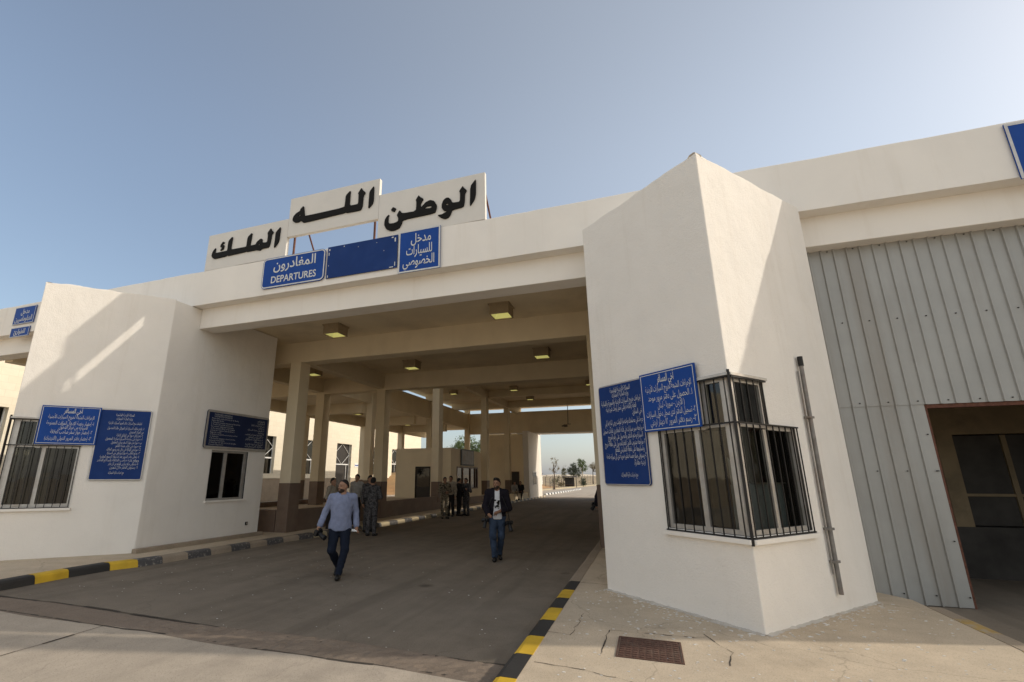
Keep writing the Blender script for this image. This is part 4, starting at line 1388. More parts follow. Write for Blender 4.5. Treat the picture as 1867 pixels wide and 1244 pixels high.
for i, (tx, wd) in enumerate((('١- يقدم مالك السيارة أو الموكل طلبا للحصول', 0.72), ('من المركز الحدودي', 0.28), ('٢- يتم إرفاق صورة عن الوثائق التالية', 0.52), ('أ- صورة عن رخصة السيارة سارية المفعول', 0.72), ('ب- صورة عن جواز السفر ساري المفعول', 0.60), ('ج- صورة عن دفتر خدمة العلم', 0.50), ('د- صورة عن الوكالة في حال عدم وجود المالك', 0.66), ('٣- يختم الطلب أصوليا ويدقق من السيارة', 0.64), ('٤- يعطى دفتر المرور بعد استيفاء الرسوم المقررة', 0.76), ('ويوقع عليه صاحب العلاقة باستلام الدفتر', 0.80), ('٥- يستوفى مبلغ دينارين طوابع عن كل دفتر', 0.58), ('٦- يستوفى الدفتر خلال شهرين', 0.54))):
    ln.append((tx, 0.92, 1.16 - i * 0.0815, 0.085, wd, 'r', -0.0005))
ln.append(('مع تحيات دائرة الجمارك', 0.52, 0.15, 0.08, 0.30, 'c', -0.0005))
sign('notice_sign', 'tall blue closely written Arabic notice on the pillar across the lane, beside the bright one', 'sign', FA, 1.552, 2.588, 1.735, 3.362, 0.012, M['dark_blue'], 0.022, 0.002, 0.05, border=M['alu'], lines=ln)
en = ['PASSENGERS DEPARTING', 'HASHEMITE KINGDOM', 'Please follow these procedures on leaving', 'Stop at the barrier', '1. Complete customs clearance of the vehicle', '2. Present the vehicle licence and', 'the customs registration document', 'to the customs officer at the window', 'and pay the required fees to obtain it', 'Keep the receipt', '3. Declare any goods and currency carried', 'on departure', '4. Proceed to passport control desk for', 'stamping of documents', '5. Hand over the exit card at the last gate', 'Customs Department']
ln = []
for i, tx in enumerate(en):
    ln.append((tx, 0.55 if i < 2 else 0.16, 0.90 - i * 0.054, 0.056, None if i > 1 else 0.62, 'c' if i < 2 else 'l', -0.0006))
for i, (tx, wd) in enumerate((('أيها المسافر الكريم', 0.3), ('المملكة الأردنية', 0.3), ('يرجى اتباع الإجراءات التالية', 0.55), ('عند المغادرة', 0.25), ('١- تقديم رخصة السيارة', 0.66), ('ووثيقة التسجيل', 0.25), ('٢- دفع الرسوم المقررة لدى المحاسب', 0.75), ('٣- التصريح عن البضائع', 0.6), ('٤- مراجعة الجوازات لختم الوثائق', 0.72), ('٥- تسليم بطاقة', 0.35), ('الخروج عند البوابة الأخيرة', 0.7), ('دائرة الجمارك', 0.7))):
    ln.append((tx, 2.16, 0.87 - i * 0.07, 0.07, wd, 'r', -0.0005))
sign('notice_sign', 'navy bilingual notice in a grey frame above a small window in the lane', 'sign', fB, 1.42, 3.765, 2.567, 3.60, 0.03, M['navy'], 0.06, 0.0, 0.07, border=M['alu'], lines=ln)

# ------------------------------------------------------------------ lettered boards on the fascia
B1=[[(-8.439,8.121),(-8.426,8.078),(-8.433,7.889),(-8.437,7.741),(-8.471,7.653),(-8.563,7.549),(-8.58,7.565),(-8.572,7.793),(-8.574,7.983),(-8.527,8.035)],[(-8.748,8.146),(-8.717,8.085),(-8.646,8.013),(-8.705,7.939),(-8.701,7.87),(-8.715,7.723),(-8.739,7.62),(-8.774,7.592),(-8.988,7.589),(-9.021,7.547),(-9.174,7.586),(-9.213,7.586),(-9.472,7.583),(-9.499,7.608),(-9.529,7.592),(-10.114,7.573),(-10.15,7.597),(-10.212,7.575),(-10.592,7.561),(-10.666,7.601),(-10.711,7.665),(-10.71,7.749),(-10.666,7.834),(-10.608,7.888),(-10.597,7.872),(-10.605,7.774),(-10.581,7.735),(-10.191,7.739),(-10.169,7.756),(-10.173,8.024),(-10.066,8.125),(-10.041,8.125),(-10.038,8.056),(-10.051,7.834),(-10.045,7.749),(-9.528,7.743),(-9.513,7.768),(-9.507,8.023),(-9.393,8.118),(-9.368,8.109),(-9.373,8.034),(-9.39,7.774),(-9.378,7.752),(-9.198,7.754),(-9.188,7.794),(-9.162,7.83),(-9.062,7.894),(-9.006,7.884),(-8.983,7.771),(-8.841,7.753),(-8.822,7.783),(-8.819,7.933),(-8.844,8.026)],[(-9.09,7.76),(-9.057,7.73),(-9.081,7.7),(-9.115,7.74)],[(-10.367,8.044),(-10.313,8.021),(-10.323,7.98),(-10.379,7.969),(-10.384,7.948),(-10.315,7.936),(-10.305,7.878),(-10.318,7.81),(-10.413,7.777),(-10.424,7.793),(-10.369,7.861),(-10.431,7.886),(-10.443,7.93),(-10.415,7.982)]]
B2=[[(-5.685,8.71),(-5.674,8.676),(-5.668,8.328),(-5.692,8.224),(-5.795,8.125),(-5.806,8.145),(-5.803,8.33),(-5.797,8.585)],[(-6.034,8.746),(-6.002,8.687),(-5.91,8.589),(-5.968,8.497),(-5.973,8.242),(-6.002,8.152),(-6.035,8.117),(-6.421,8.124),(-6.452,8.147),(-6.494,8.135),(-7.641,8.103),(-7.719,8.111),(-7.805,8.185),(-7.879,8.149),(-7.974,8.156),(-8.051,8.212),(-8.069,8.273),(-8.044,8.355),(-7.973,8.428),(-7.853,8.476),(-7.843,8.532),(-7.764,8.596),(-7.746,8.578),(-7.726,8.465),(-7.693,8.299),(-7.538,8.289),(-6.499,8.296),(-6.486,8.406),(-6.481,8.624),(-6.358,8.734),(-6.349,8.715),(-6.355,8.308),(-6.112,8.306),(-6.101,8.352),(-6.105,8.569),(-6.125,8.609)],[(-7.864,8.37),(-7.826,8.347),(-7.842,8.312),(-7.888,8.338)]]
B3=[[(-3.044,8.286),(-3.037,8.254),(-3.039,7.925),(-3.067,7.783),(-3.172,7.643),(-3.179,7.666),(-3.168,8.134)],[(-3.347,8.189),(-3.326,8.139),(-3.251,8.054),(-3.297,7.982),(-3.304,7.789),(-3.332,7.647),(-3.608,7.629),(-3.635,7.531),(-3.692,7.454),(-3.777,7.434),(-3.864,7.473),(-3.967,7.568),(-3.851,7.567),(-3.751,7.607),(-3.729,7.628),(-3.809,7.648),(-3.86,7.727),(-3.862,7.817),(-3.827,7.916),(-3.755,7.969),(-3.697,7.964),(-3.639,7.906),(-3.602,7.808),(-3.417,7.798),(-3.411,8.007),(-3.437,8.073)],[(-3.76,7.819),(-3.703,7.814),(-3.702,7.776),(-3.76,7.781)],[(-4.449,8.189),(-4.417,8.136),(-4.325,8.069),(-4.397,7.945),(-4.387,7.851),(-4.27,7.965),(-4.152,8.001),(-4.047,7.948),(-3.986,7.828),(-3.992,7.739),(-4.034,7.634),(-4.85,7.623),(-4.877,7.521),(-4.934,7.425),(-5.056,7.387),(-5.165,7.395),(-5.277,7.459),(-5.338,7.579),(-5.329,7.717),(-5.278,7.801),(-5.217,7.838),(-5.236,7.745),(-5.231,7.635),(-5.189,7.589),(-5.08,7.583),(-4.973,7.608),(-4.968,7.692),(-5.014,7.779),(-4.938,7.9),(-4.872,7.797),(-4.513,7.785),(-4.505,8.015),(-4.526,8.081)],[(-4.318,7.806),(-4.237,7.851),(-4.148,7.847),(-4.103,7.807),(-4.147,7.786)],[(-5.123,8.017),(-5.034,7.962),(-5.085,7.874),(-5.177,7.94)]]

def letter_board(label, x0, x1, z0, z1, polys, stay):
    t = thing('lettered_board', label, 'board', ((x0 + x1) / 2, 9.1, z0))
    mb = MB()
    mb.box(x0, x1, 9.035, 9.135, z0, z1, M['board'])
    mb.build('panel', t, bevel=0.004)
    cu = bpy.data.curves.new('lettering', 'CURVE')
    cu.dimensions = '2D'
    cu.fill_mode = 'BOTH'
    cu.extrude = 0.014
    for p in polys:
        n = len(p)
        sp = cu.splines.new('POLY')
        q = []
        for i in range(n):       # one round of corner cutting keeps the pen-stroke curves soft
            a, b = p[i], p[(i + 1) % n]
            q += [(a[0] * 0.85 + b[0] * 0.15, a[1] * 0.85 + b[1] * 0.15), (a[0] * 0.15 + b[0] * 0.85, a[1] * 0.15 + b[1] * 0.85)]
        sp.points.add(len(q) - 1)
        for k, (x, z) in enumerate(q):
            sp.points[k].co = (x, z, 0, 1)
        sp.use_cyclic_u = True
    o = bpy.data.objects.new('lettering', cu)
    COL.objects.link(o)
    me = bpy.data.meshes.new_from_object(o.evaluated_get(bpy.context.evaluated_depsgraph_get()))
    bpy.data.objects.remove(o)
    bpy.data.curves.remove(cu)
    mb = MB()
    mb.add([(v.co.x, 9.035 - 0.017 - v.co.z, v.co.y) for v in me.vertices], [tuple(p.vertices) for p in me.polygons], M['letter_black'])
    mb.build('lettering', t)
    for x in stay:
        mb = MB()
        mb.tube([(x, 9.16, z1 - 0.25), (x, 10.6, 6.58)], 0.022, M['rust'], 8)
        mb.build('stay', t)
    for x in (x0 + 0.15, x1 - 0.15):
        mb = MB()
        mb.box(x - 0.02, x + 0.02, 9.136, 9.176, 7.262 if z0 < 7.5 else 6.57, z1 - 0.05, M['rust'])
        mb.build('upright', t)
letter_board('off-white board lettered in black with a long flat word, leftmost and lowest of three', -10.93, -8.21, 7.262, 8.33, B1, (-10.6,))
letter_board('off-white board lettered in black, the raised middle one of three above the blue panel', -8.205, -5.53, 7.80, 8.91, B2, (-7.95,))
letter_board('off-white board lettered in black with round letters and a dot, rightmost of three', -5.525, -2.83, 7.262, 8.44, B3, (-2.9,))

# ------------------------------------------------------------------ people
def seg_d(P, a, b, ra, rb):
    a, b = np.array(a, float), np.array(b, float)
    ab = b - a
    L2 = max(1e-9, (ab * ab).sum())
    t = np.clip(((P - a) @ ab) / L2, 0, 1)
    d = P - a - t[:, None] * ab
    return np.sqrt((d * d).sum(1)) - (ra + (rb - ra) * t)

def ell_d(P, c, r, yaw=0.0):
    q = P - np.array(c, float)
    if yaw:
        cs, sn = math.cos(-yaw), math.sin(-yaw)
        q = np.stack([q[:, 0] * cs - q[:, 1] * sn, q[:, 0] * sn + q[:, 1] * cs, q[:, 2]], 1)
    r = np.array(r, float)
    k0 = np.sqrt(((q / r) ** 2).sum(1))
    k1 = np.sqrt(((q / r ** 2) ** 2).sum(1))
    return k0 * (k0 - 1) / np.maximum(k1, 1e-9)

def smin(a, b, k):
    h = np.clip(0.5 + 0.5 * (b - a) / k, 0, 1)
    return b * (1 - h) + a * h - k * h * (1 - h)

def surface(fn, lo, hi, vox):
    """surface nets over a signed distance function"""
    lo, hi = np.array(lo) - 3 * vox, np.array(hi) + 3 * vox
    n = np.ceil((hi - lo) / vox).astype(int) + 1
    ax = [lo[i] + vox * np.arange(n[i]) for i in range(3)]
    g = np.stack(np.meshgrid(*ax, indexing='ij'), -1).reshape(-1, 3)
    D = fn(g).reshape(n)
    ins = D < 0
    cx, cy, cz = n - 1
    corners = [(i, j, k) for i in (0, 1) for j in (0, 1) for k in (0, 1)]
    cnt = sum(ins[i:i + cx, j:j + cy, k:k + cz].astype(int) for i, j, k in corners)
    act = (cnt > 0) & (cnt < 8)
    idx = -np.ones((cx, cy, cz), int)
    cells = np.argwhere(act)
    idx[act] = np.arange(len(cells))
    acc = np.zeros((len(cells), 3))
    num = np.zeros(len(cells))
    for ci, a in enumerate(corners):
        for b in corners[ci + 1:]:
            if sum(abs(a[q] - b[q]) for q in range(3)) != 1:
                continue
            da = D[cells[:, 0] + a[0], cells[:, 1] + a[1], cells[:, 2] + a[2]]
            db = D[cells[:, 0] + b[0], cells[:, 1] + b[1], cells[:, 2] + b[2]]
            cr = (da < 0) != (db < 0)
            t = np.where(cr, da / np.where(cr, da - db, 1), 0)
            p = np.array(a) + t[:, None] * (np.array(b) - np.array(a))
            acc[cr] += p[cr]
            num[cr] += 1
    V = lo + vox * (cells + acc / num[:, None])
    F = []
    for axis in range(3):
        sl0 = [slice(0, None)] * 3
        sl1 = [slice(0, None)] * 3
        sl0[axis] = slice(0, n[axis] - 1)
        sl1[axis] = slice(1, n[axis])
        a, b = ins[tuple(sl0)], ins[tuple(sl1)]
        E = np.argwhere(a != b)
        u, v = (axis + 1) % 3, (axis + 2) % 3
        ok = (E[:, u] > 0) & (E[:, v] > 0) & (E[:, u] < n[u] - 1) & (E[:, v] < n[v] - 1)
        E = E[ok]
        inside_first = a[tuple(E.T)]
        def cell(du, dv):
            c = E.copy()
            c[:, u] -= du
            c[:, v] -= dv
            return idx[tuple(c.T)]
        q = np.stack([cell(1, 1), cell(0, 1), cell(0, 0), cell(1, 0)], 1)
        q[~inside_first] = q[~inside_first][:, ::-1]
        F.append(q)
    return V, np.concatenate(F)

def pose(**kw):
    """joints of a standing figure 1.75 m tall: x to the right as seen from in front, y<0 is forward"""
    J = dict(hipL=(-.09, 0, .90), hipR=(.09, 0, .90), kneeL=(-.10, -.01, .50), kneeR=(.10, -.01, .50), ankL=(-.11, .03, .09), ankR=(.11, .03, .09),
             toeL=(-.13, -.13, .035), toeR=(.13, -.13, .035), pel=(0, 0, .95), chest=(0, 0, 1.28), neck=(0, .01, 1.46), head=(0, -.015, 1.625),
             shL=(-.19, 0, 1.42), shR=(.19, 0, 1.42), elL=(-.25, .03, 1.13), elR=(.25, .03, 1.13), wrL=(-.25, -.05, .89), wrR=(.25, -.05, .89), yaw=0.0, girth=1.0)
    J.update(kw)
    return J

def person(label, loc, heading, J, outfit, vox=0.016, height=1.75, group=None, beard=False, parts_eye=False):
    t = thing('person', label, 'person', loc, group)
    t.rotation_euler = (0, 0, heading)
    t.scale = (height / 1.75,) * 3
    g = J['girth']
    yw = J['yaw']
    hd = np.array(J['head'])
    def hp(x, y, z):
        return hd + np.array([x * math.cos(yw) - y * math.sin(yw), x * math.sin(yw) + y * math.cos(yw), z])
    def hand(w, el):
        w, el = np.array(w), np.array(el)
        d = (w - el) / np.linalg.norm(w - el)
        sd = np.cross(d, [1.0, 0.2, 0]); sd /= np.linalg.norm(sd)
        up_ = np.cross(sd, d)
        out = [(w, w + d * 0.075, .030, .034)]
        palm = w + d * 0.085
        for k, (off, ln_) in enumerate(((-.030, .062), (-.010, .075), (.010, .070), (.028, .055))):
            b = palm + sd * off
            m_ = b + d * ln_ * .55 + up_ * .010
            e = m_ + d * ln_ * .38 + up_ * .026
            out += [(b, m_, .0105, .0095), (m_, e, .0095, .0085)]
        th = w + d * 0.03 - sd * .03
        out += [(th, th + d * .035 - sd * .022 + up_ * .012, .013, .011), (th + d * .035 - sd * .022 + up_ * .012, th + d * .065 - sd * .020 + up_ * .026, .011, .009)]
        return out
    hands = hand(J['wrL'], J['elL']) + hand(J['wrR'], J['elR'])
    pel, ch, nk = np.array(J['pel']), np.array(J['chest']), np.array(J['neck'])
    def torso(P, inf=0.0):
        d = ell_d(P, ch + [0, 0, .02], (.175 * g + inf, .115 * g + inf, .22 + inf))
        d = smin(d, ell_d(P, (ch + pel) / 2 + [0, -.01 * g, -.02], (.155 * g + inf, .115 * g + inf, .23 + inf)), .06)
        d = smin(d, ell_d(P, pel + [0, .01, -.03], (.165 * g + inf, .12 * g + inf, .15 + inf)), .06)
        for q_ in ('shL', 'shR'):
            d = smin(d, seg_d(P, J[q_], nk - [0, 0, .015], .054 + inf, .058 + inf), .05)
        return d
    def arms(P, inf=0.0, upto=1.0):
        d = None
        for a, b, c in (('shL', 'elL', 'wrL'), ('shR', 'elR', 'wrR')):
            e = np.array(J[b]); w = np.array(J[c])
            q = smin(seg_d(P, J[a], e, .058 + inf, .044 + inf), seg_d(P, e, e + (w - e) * upto, .044 + inf, .031 + (.010 if inf else 0) + inf), .03)
            d = q if d is None else np.minimum(d, q)
        return d
    def legs(P, inf=0.0):
        d = None
        for h, k, a in (('hipL', 'kneeL', 'ankL'), ('hipR', 'kneeR', 'ankR')):
            kk = np.array(J[k]); aa = np.array(J[a]); hh = np.array(J[h])
            calf = kk + (aa - kk) * .32 + np.array([0, .02, 0])
            q = smin(seg_d(P, hh, kk, .092 * min(g, 1.1) + inf, .060 + inf), seg_d(P, kk, aa, .058 + inf, .040 + (inf * 1.5 if inf else 0)), .04)
            q = smin(q, seg_d(P, calf, calf + (aa - kk) * .15, .052 + inf, .048 + inf), .03)
            d = q if d is None else smin(d, q, .02)
        return d
    def feet(P, inf=0.0):
        d = None
        for a, b in (('ankL', 'toeL'), ('ankR', 'toeR')):
            aa, tt = np.array(J[a]), np.array(J[b])
            dr = tt - aa; dr[2] = 0
            dr /= max(1e-6, np.linalg.norm(dr))
            heel = np.array([aa[0], aa[1], tt[2] + (aa[2] - .09) * .6]) - dr * .045
            q = smin(seg_d(P, heel, tt, .038 + inf, .036 + inf), seg_d(P, aa - [0, 0, .02], tt * .5 + heel * .5, .040 + inf, .036 + inf), .03)
            d = q if d is None else np.minimum(d, q)
        return np.maximum(d, 0)if False else d
    def head_d(P):
        d = ell_d(P, hp(0, .018, .035), (.076, .096, .092), yw)
        d = smin(d, ell_d(P, hp(0, -.018, -.045), (.058, .070, .075), yw), .045)
        d = smin(d, ell_d(P, hp(0, -.060, -.095), (.026, .026, .024), yw), .03)
        d = smin(d, seg_d(P, hp(0, -.084, .020), hp(0, -.108, -.022), .009, .015), .012)
        d = smin(d, seg_d(P, hp(-.05, -.072, .030), hp(.05, -.072, .030), .011, .011), .018)
        d = smin(d, seg_d(P, hp(-.022, -.088, -.058), hp(.022, -.088, -.058), .008, .008), .008)
        for s_ in (-1, 1):
            d = smin(d, ell_d(P, hp(.078 * s_, .012, -.008), (.012, .022, .034), yw), .008)
            d = np.maximum(d, -ell_d(P, hp(.031 * s_, -.096, .012), (.017, .016, .011), yw))
        d = smin(d, seg_d(P, nk - [0, 0, .05], hp(0, .02, -.06), .058, .052), .03)
        return d
    def body(P):
        d = smin(torso(P), head_d(P), .03)
        d = smin(d, arms(P), .03)
        d = smin(d, legs(P), .04)
        d = smin(d, feet(P), .02)
        for a, b, ra, rb in hands:
            d = smin(d, seg_d(P, a, b, ra, rb), .008)
        return d
    pts = np.array([J[k] for k in J if isinstance(J[k], tuple)])
    lo, hi = pts.min(0) - .17, pts.max(0) + .17
    lo[2] = max(lo[2], -.02 - .0 * lo[2]) if not J.get('sit') else lo[2]
    def emit(name, fn, mats, lo_=lo, hi_=hi, v=vox, parent=None):
        V, F = surface(fn, lo_, hi_, v)
        me = bpy.data.meshes.new(name)
        me.from_pydata(V.tolist(), [], F.tolist())
        me.materials.append(mats)
        me.polygons.foreach_set('use_smooth', [True] * len(F))
        me.update()
        o = bpy.data.objects.new(name, me)
        COL.objects.link(o)
        o.parent = parent or t
        return o
    bod = emit('body', body, M['skin'])
    hem = outfit.get('hem', .86)
    slv = outfit.get('sleeve', .97)
    inf = outfit.get('inflate', .013)
    def folds(P, a):
        x, y, z = P[:, 0], P[:, 1], P[:, 2]
        return a * (np.sin(34 * z + 9 * np.sin(13 * x + 5 * y)) * np.sin(17 * x - 11 * y + 6 * z) + .6 * np.sin(61 * z + 21 * x + 9 * np.sin(23 * y)))
    def shirt(P, inf=inf, slv=slv, hem=hem):
        d = smin(torso(P, inf), seg_d(P, pel + [0, 0, .05], np.array([pel[0], pel[1], hem - .05]), .10 * g + inf, .115 * g + inf), .05)
        d = smin(d, ell_d(P, pel + [0, .01, -.06], (.176 * g + inf, .130 * g + inf, .24)), .04)
        side = np.abs(P[:, 0] - pel[0])
        d = np.maximum(d, (hem + .16 * np.maximum(0, side - .06)) - P[:, 2])
        if slv > 0:
            d = smin(d, arms(P, inf, slv), .03)
        else:
            d = smin(d, arms(P, inf, .02), .03)
        d = np.maximum(d, -ell_d(P, nk + [0, -.03, .045], (.062, .075, .085)))
        for s_ in (-1, 1):
            q = np.minimum(seg_d(P, nk + [.066 * s_, .03, .035], nk + [.052 * s_, -.045, .005], .016, .015), seg_d(P, nk + [.052 * s_, -.045, .005], nk + [.020 * s_, -.098, -.070], .015, .010))
            d = np.minimum(d, q)
        return d + folds(P, .0035)
    sh = emit('shirt', shirt, outfit['shirt'])
    def trousers(P):
        d = smin(legs(P, .014), ell_d(P, pel + [0, .01, -.04], (.168 * g + .006, .125 * g + .006, .14)), .05)
        return np.maximum(d, P[:, 2] - (pel[2] + .06)) + folds(P, .0040)
    emit('trousers', trousers, outfit['trousers'])
    for a, b in (('ankL', 'toeL'), ('ankR', 'toeR')):
        aa, tt = np.array(J[a]), np.array(J[b])
        dr = tt - aa; dr[2] = 0
        dr /= max(1e-6, np.linalg.norm(dr))
        heel = np.array([aa[0], aa[1], tt[2] + (aa[2] - .09) * .6]) - dr * .045
        fn = lambda P: smin(seg_d(P, heel, tt, .046, .043), seg_d(P, aa - [0, 0, .03], tt * .45 + heel * .55, .048, .044), .03)
        l2 = np.minimum(heel, tt) - .12; h2 = np.maximum(aa, tt) + .12
        emit('shoe', fn, outfit.get('shoe', M['shoe']), l2, h2, min(vox, .012))
    lo2, hi2 = hd - .17, hd + .17
    nrm = np.array([0, .62, .78]); nrm /= np.linalg.norm(nrm)
    nw = np.array([nrm[0] * math.cos(yw) - nrm[1] * math.sin(yw), nrm[0] * math.sin(yw) + nrm[1] * math.cos(yw), nrm[2]])
    def hair(P):
        d = smin(ell_d(P, hp(0, .020, .038), (.081, .102, .099), yw), ell_d(P, hp(0, .045, -.01), (.077, .073, .083), yw), .04)
        if outfit.get('quiff'):
            d = smin(d, ell_d(P, hp(0, -.045, .105), (.062, .055, .038), yw), .03)
        return np.maximum(d, -((P - hp(0, outfit.get('recede', -.012), .034)) @ nw)) + .002 * np.sin(90 * P[:, 2] + 40 * P[:, 0]) * np.sin(70 * P[:, 1])
    emit('hair', hair, outfit.get('hair', M['hair']), lo2, hi2, min(vox, .010))
    if beard:
        fv = np.array([math.sin(yw), -math.cos(yw), 0])
        def bd(P):
            d = smin(ell_d(P, hp(0, -.020, -.050), (.0615, .0745, .078), yw), ell_d(P, hp(0, -.062, -.098), (.030, .030, .028), yw), .03)
            cut = (P[:, 2] - (hd[2] - .046)) * .9 - ((P - hd) @ fv) * .10
            d = np.maximum(d, cut)
            d = np.maximum(d, -((P - hd) @ fv) - .02)
            return np.maximum(d, -ell_d(P, hp(0, -.105, -.058), (.026, .030, .010), yw))
        emit('beard', bd, M['beard'], lo2, hi2, .010)
    if parts_eye:
        for s_ in (-1, 1):
            emit('eye', lambda P: ell_d(P, hp(.031 * s_, -.080, .012), (.013, .010, .007), yw), M['eye'], hp(.031 * s_, -.08, .012) - .02, hp(.031 * s_, -.08, .012) + .02, .004)
            emit('eyebrow', lambda P: seg_d(P, hp(.016 * s_, -.090, .034), hp(.048 * s_, -.074, .034), .006, .005), M['hair'], hp(.03 * s_, -.08, .034) - .035, hp(.03 * s_, -.08, .034) + .035, .005)
    if 'jacket' in outfit:
        def jk(P):
            d = shirt(P, .028, .97, outfit['jacket_hem'])
            wv = .055 + .05 * np.clip((1.30 - P[:, 2]) / .4, 0, 1)
            opening = np.maximum(np.abs(P[:, 0] - (pel[0] + .005)) - wv, P[:, 1] + .01)
            return np.maximum(d, -opening)
        emit('jacket', jk, outfit['jacket'])
    return t

def camera_prop(label, p, yaw, size=1.0, lens=0.16, tilt=25):
    t = thing('photo_camera', label, 'camera', p)
    t.rotation_euler = (R(tilt), 0, yaw)
    t.scale = (size,) * 3
    mb = MB()
    q = Vector(p)
    mb.box(q.x - .07, q.x + .07, q.y - .03, q.y + .03, q.z - .05, q.z + .045, M['black_plastic'])
    mb.box(q.x - .03, q.x + .03, q.y - .032, q.y + .02, q.z + .0451, q.z + .078, M['black_plastic'])
    mb.box(q.x - .085, q.x - .0701, q.y - .042, q.y + .03, q.z - .05, q.z + .035, M['black_plastic'])
    mb.build('body', t, bevel=0.006)
    mb = MB()
    mb.tube([(q.x, q.y - .03, q.z - .005), (q.x, q.y - .03 - lens * .6, q.z - .005), (q.x, q.y - .031 - lens * .6, q.z - .005), (q.x, q.y - .03 - lens, q.z - .005)], [.036, .036, .042, .042], M['black_plastic'], 14)
    mb.build('lens', t)
    return t

# man in the blue shirt, walking out of the gate
J1 = pose(hipL=(-.12, .0, .88), hipR=(.06, .0, .88), pel=(-.03, 0, .95), chest=(-.02, -.02, 1.27), neck=(-.01, -.01, 1.46), head=(-.02, -.03, 1.62),
          kneeL=(-.16, -.10, .49), kneeR=(.08, -.13, .50), ankL=(-.03, .26, .17), ankR=(-.01, -.22, .095), toeL=(-.06, .14, .045), toeR=(-.03, -.38, .05),
          shL=(-.21, .0, 1.42), shR=(.19, .0, 1.42), elL=(-.32, .05, 1.16), elR=(.25, .06, 1.14), wrL=(-.40, -.02, .93), wrR=(.27, -.06, .91), yaw=-.85, girth=1.13)
MAN = (-5.60, 8.43, 0.0)
hd1 = math.atan2(-5.60, 8.43) * -1.0
def face_cam(x, y):
    return math.atan2(x, -y) * -1.0 + math.pi if False else math.atan2(-x, -y) - math.atan2(0, -1)
def heading_to_cam(x, y):
    # local -Y points to the camera
    return math.atan2(-y, -x) + math.pi / 2
person('man in a light blue shirt and dark jeans striding, head turned aside', MAN, heading_to_cam(MAN[0], MAN[1]), J1,
       dict(shirt=M['shirt_blue'], trousers=M['trouser_navy'], hem=.82, sleeve=.98, inflate=.016, recede=.022), 0.0115, 1.76, beard=True, parts_eye=True)
def rel(loc, hdg, p, sc=1.0):
    c, s_ = math.cos(hdg), math.sin(hdg)
    return (loc[0] + sc * (p[0] * c - p[1] * s_), loc[1] + sc * (p[0] * s_ + p[1] * c), loc[2] + sc * p[2])
h1 = heading_to_cam(MAN[0], MAN[1])
camera_prop('black camera carried low in the hand of the man in the light blue shirt', rel(MAN, h1, (-.42, -.04, .80)), h1 + .8, 1.1, .15)
t = thing('folded_paper', 'white folded paper held by the man in the light blue shirt', 'paper', rel(MAN, h1, (.27, -.09, .835)))
mb = MB()
c_ = rel(MAN, h1, (.25, -.10, .84))
mb.box(c_[0] - .07, c_[0] + .05, c_[1] - .01, c_[1] + .01, c_[2] - .03, c_[2] + .012, M['paper'])
mb.box(c_[0] - .068, c_[0] + .052, c_[1] + .0102, c_[1] + .016, c_[2] - .032, c_[2] + .008, M['paper'])
mb.build('sheet', t, bevel=0.002)

# man in the black jacket
M2 = (-3.34, 11.29, 0.0)
h2 = heading_to_cam(M2[0], M2[1])
J2 = pose(kneeL=(-.10, -.12, .50), ankL=(-.07, -.10, .09), toeL=(-.08, -.27, .04), kneeR=(.08, -.04, .50), ankR=(.04, .17, .12), toeR=(.06, .02, .04), elL=(-.27, -.01, 1.12), wrL=(-.20, -.20, 1.00),
          elR=(.27, .02, 1.10), wrR=(.02, -.20, 1.02), head=(0, -.04, 1.62), yaw=-.35, girth=.95)
man2 = person('young man in an open black jacket and faded jeans walking forward with cameras', M2, h2, J2,
       dict(shirt=M['tee'], trousers=M['jeans'], hem=.86, sleeve=.35, inflate=.010, jacket=M['jacket'], jacket_hem=.90, quiff=True), 0.0115, 1.79, beard=True, parts_eye=True)
camera_prop('black camera hanging at the side of the man in the black jacket, left one', rel(M2, h2, (-.27, -.08, .86)), h2 - .5, 1.0, .14, 68)
camera_prop('black camera hanging at the side of the man in the black jacket, right one', rel(M2, h2, (.27, -.05, .80)), h2 + .5, 1.1, .14, 62)
mb = MB()
mb.tube([rel(M2, h2, p, 1.02) for p in ((-.27, -.07, .90), (-.21, -.10, 1.10), (-.12, -.13, 1.30), (.02, -.03, 1.49), (.10, .05, 1.47))], .011, M['black_plastic'], 6)
mb.tube([rel(M2, h2, p, 1.02) for p in ((.27, -.04, .84), (.23, -.10, 1.08), (.13, -.13, 1.32), (.02, .0, 1.49))], .011, M['black_plastic'], 6)
tag(mb.build('camera_strap'), 'black neck straps of the cameras worn by the man in the black jacket', 'strap')
mb = MB()
for i in range(16):
    a, b = random.uniform(-.045, .045), random.uniform(1.06, 1.30)
    w_, h_ = random.uniform(.010, .028), random.uniform(.008, .018)
    q = [(M2[0] + a + u_ * w_, M2[1] - .150, M2[2] + b + v_ * h_) for u_, v_ in ((-1, -1), (1, -1), (1, 1), (-1, 1))]
    mb.add(q, [(0, 1, 2, 3)], M['letter_black'])
mb.build('shirt_print', man2, recalc=False)

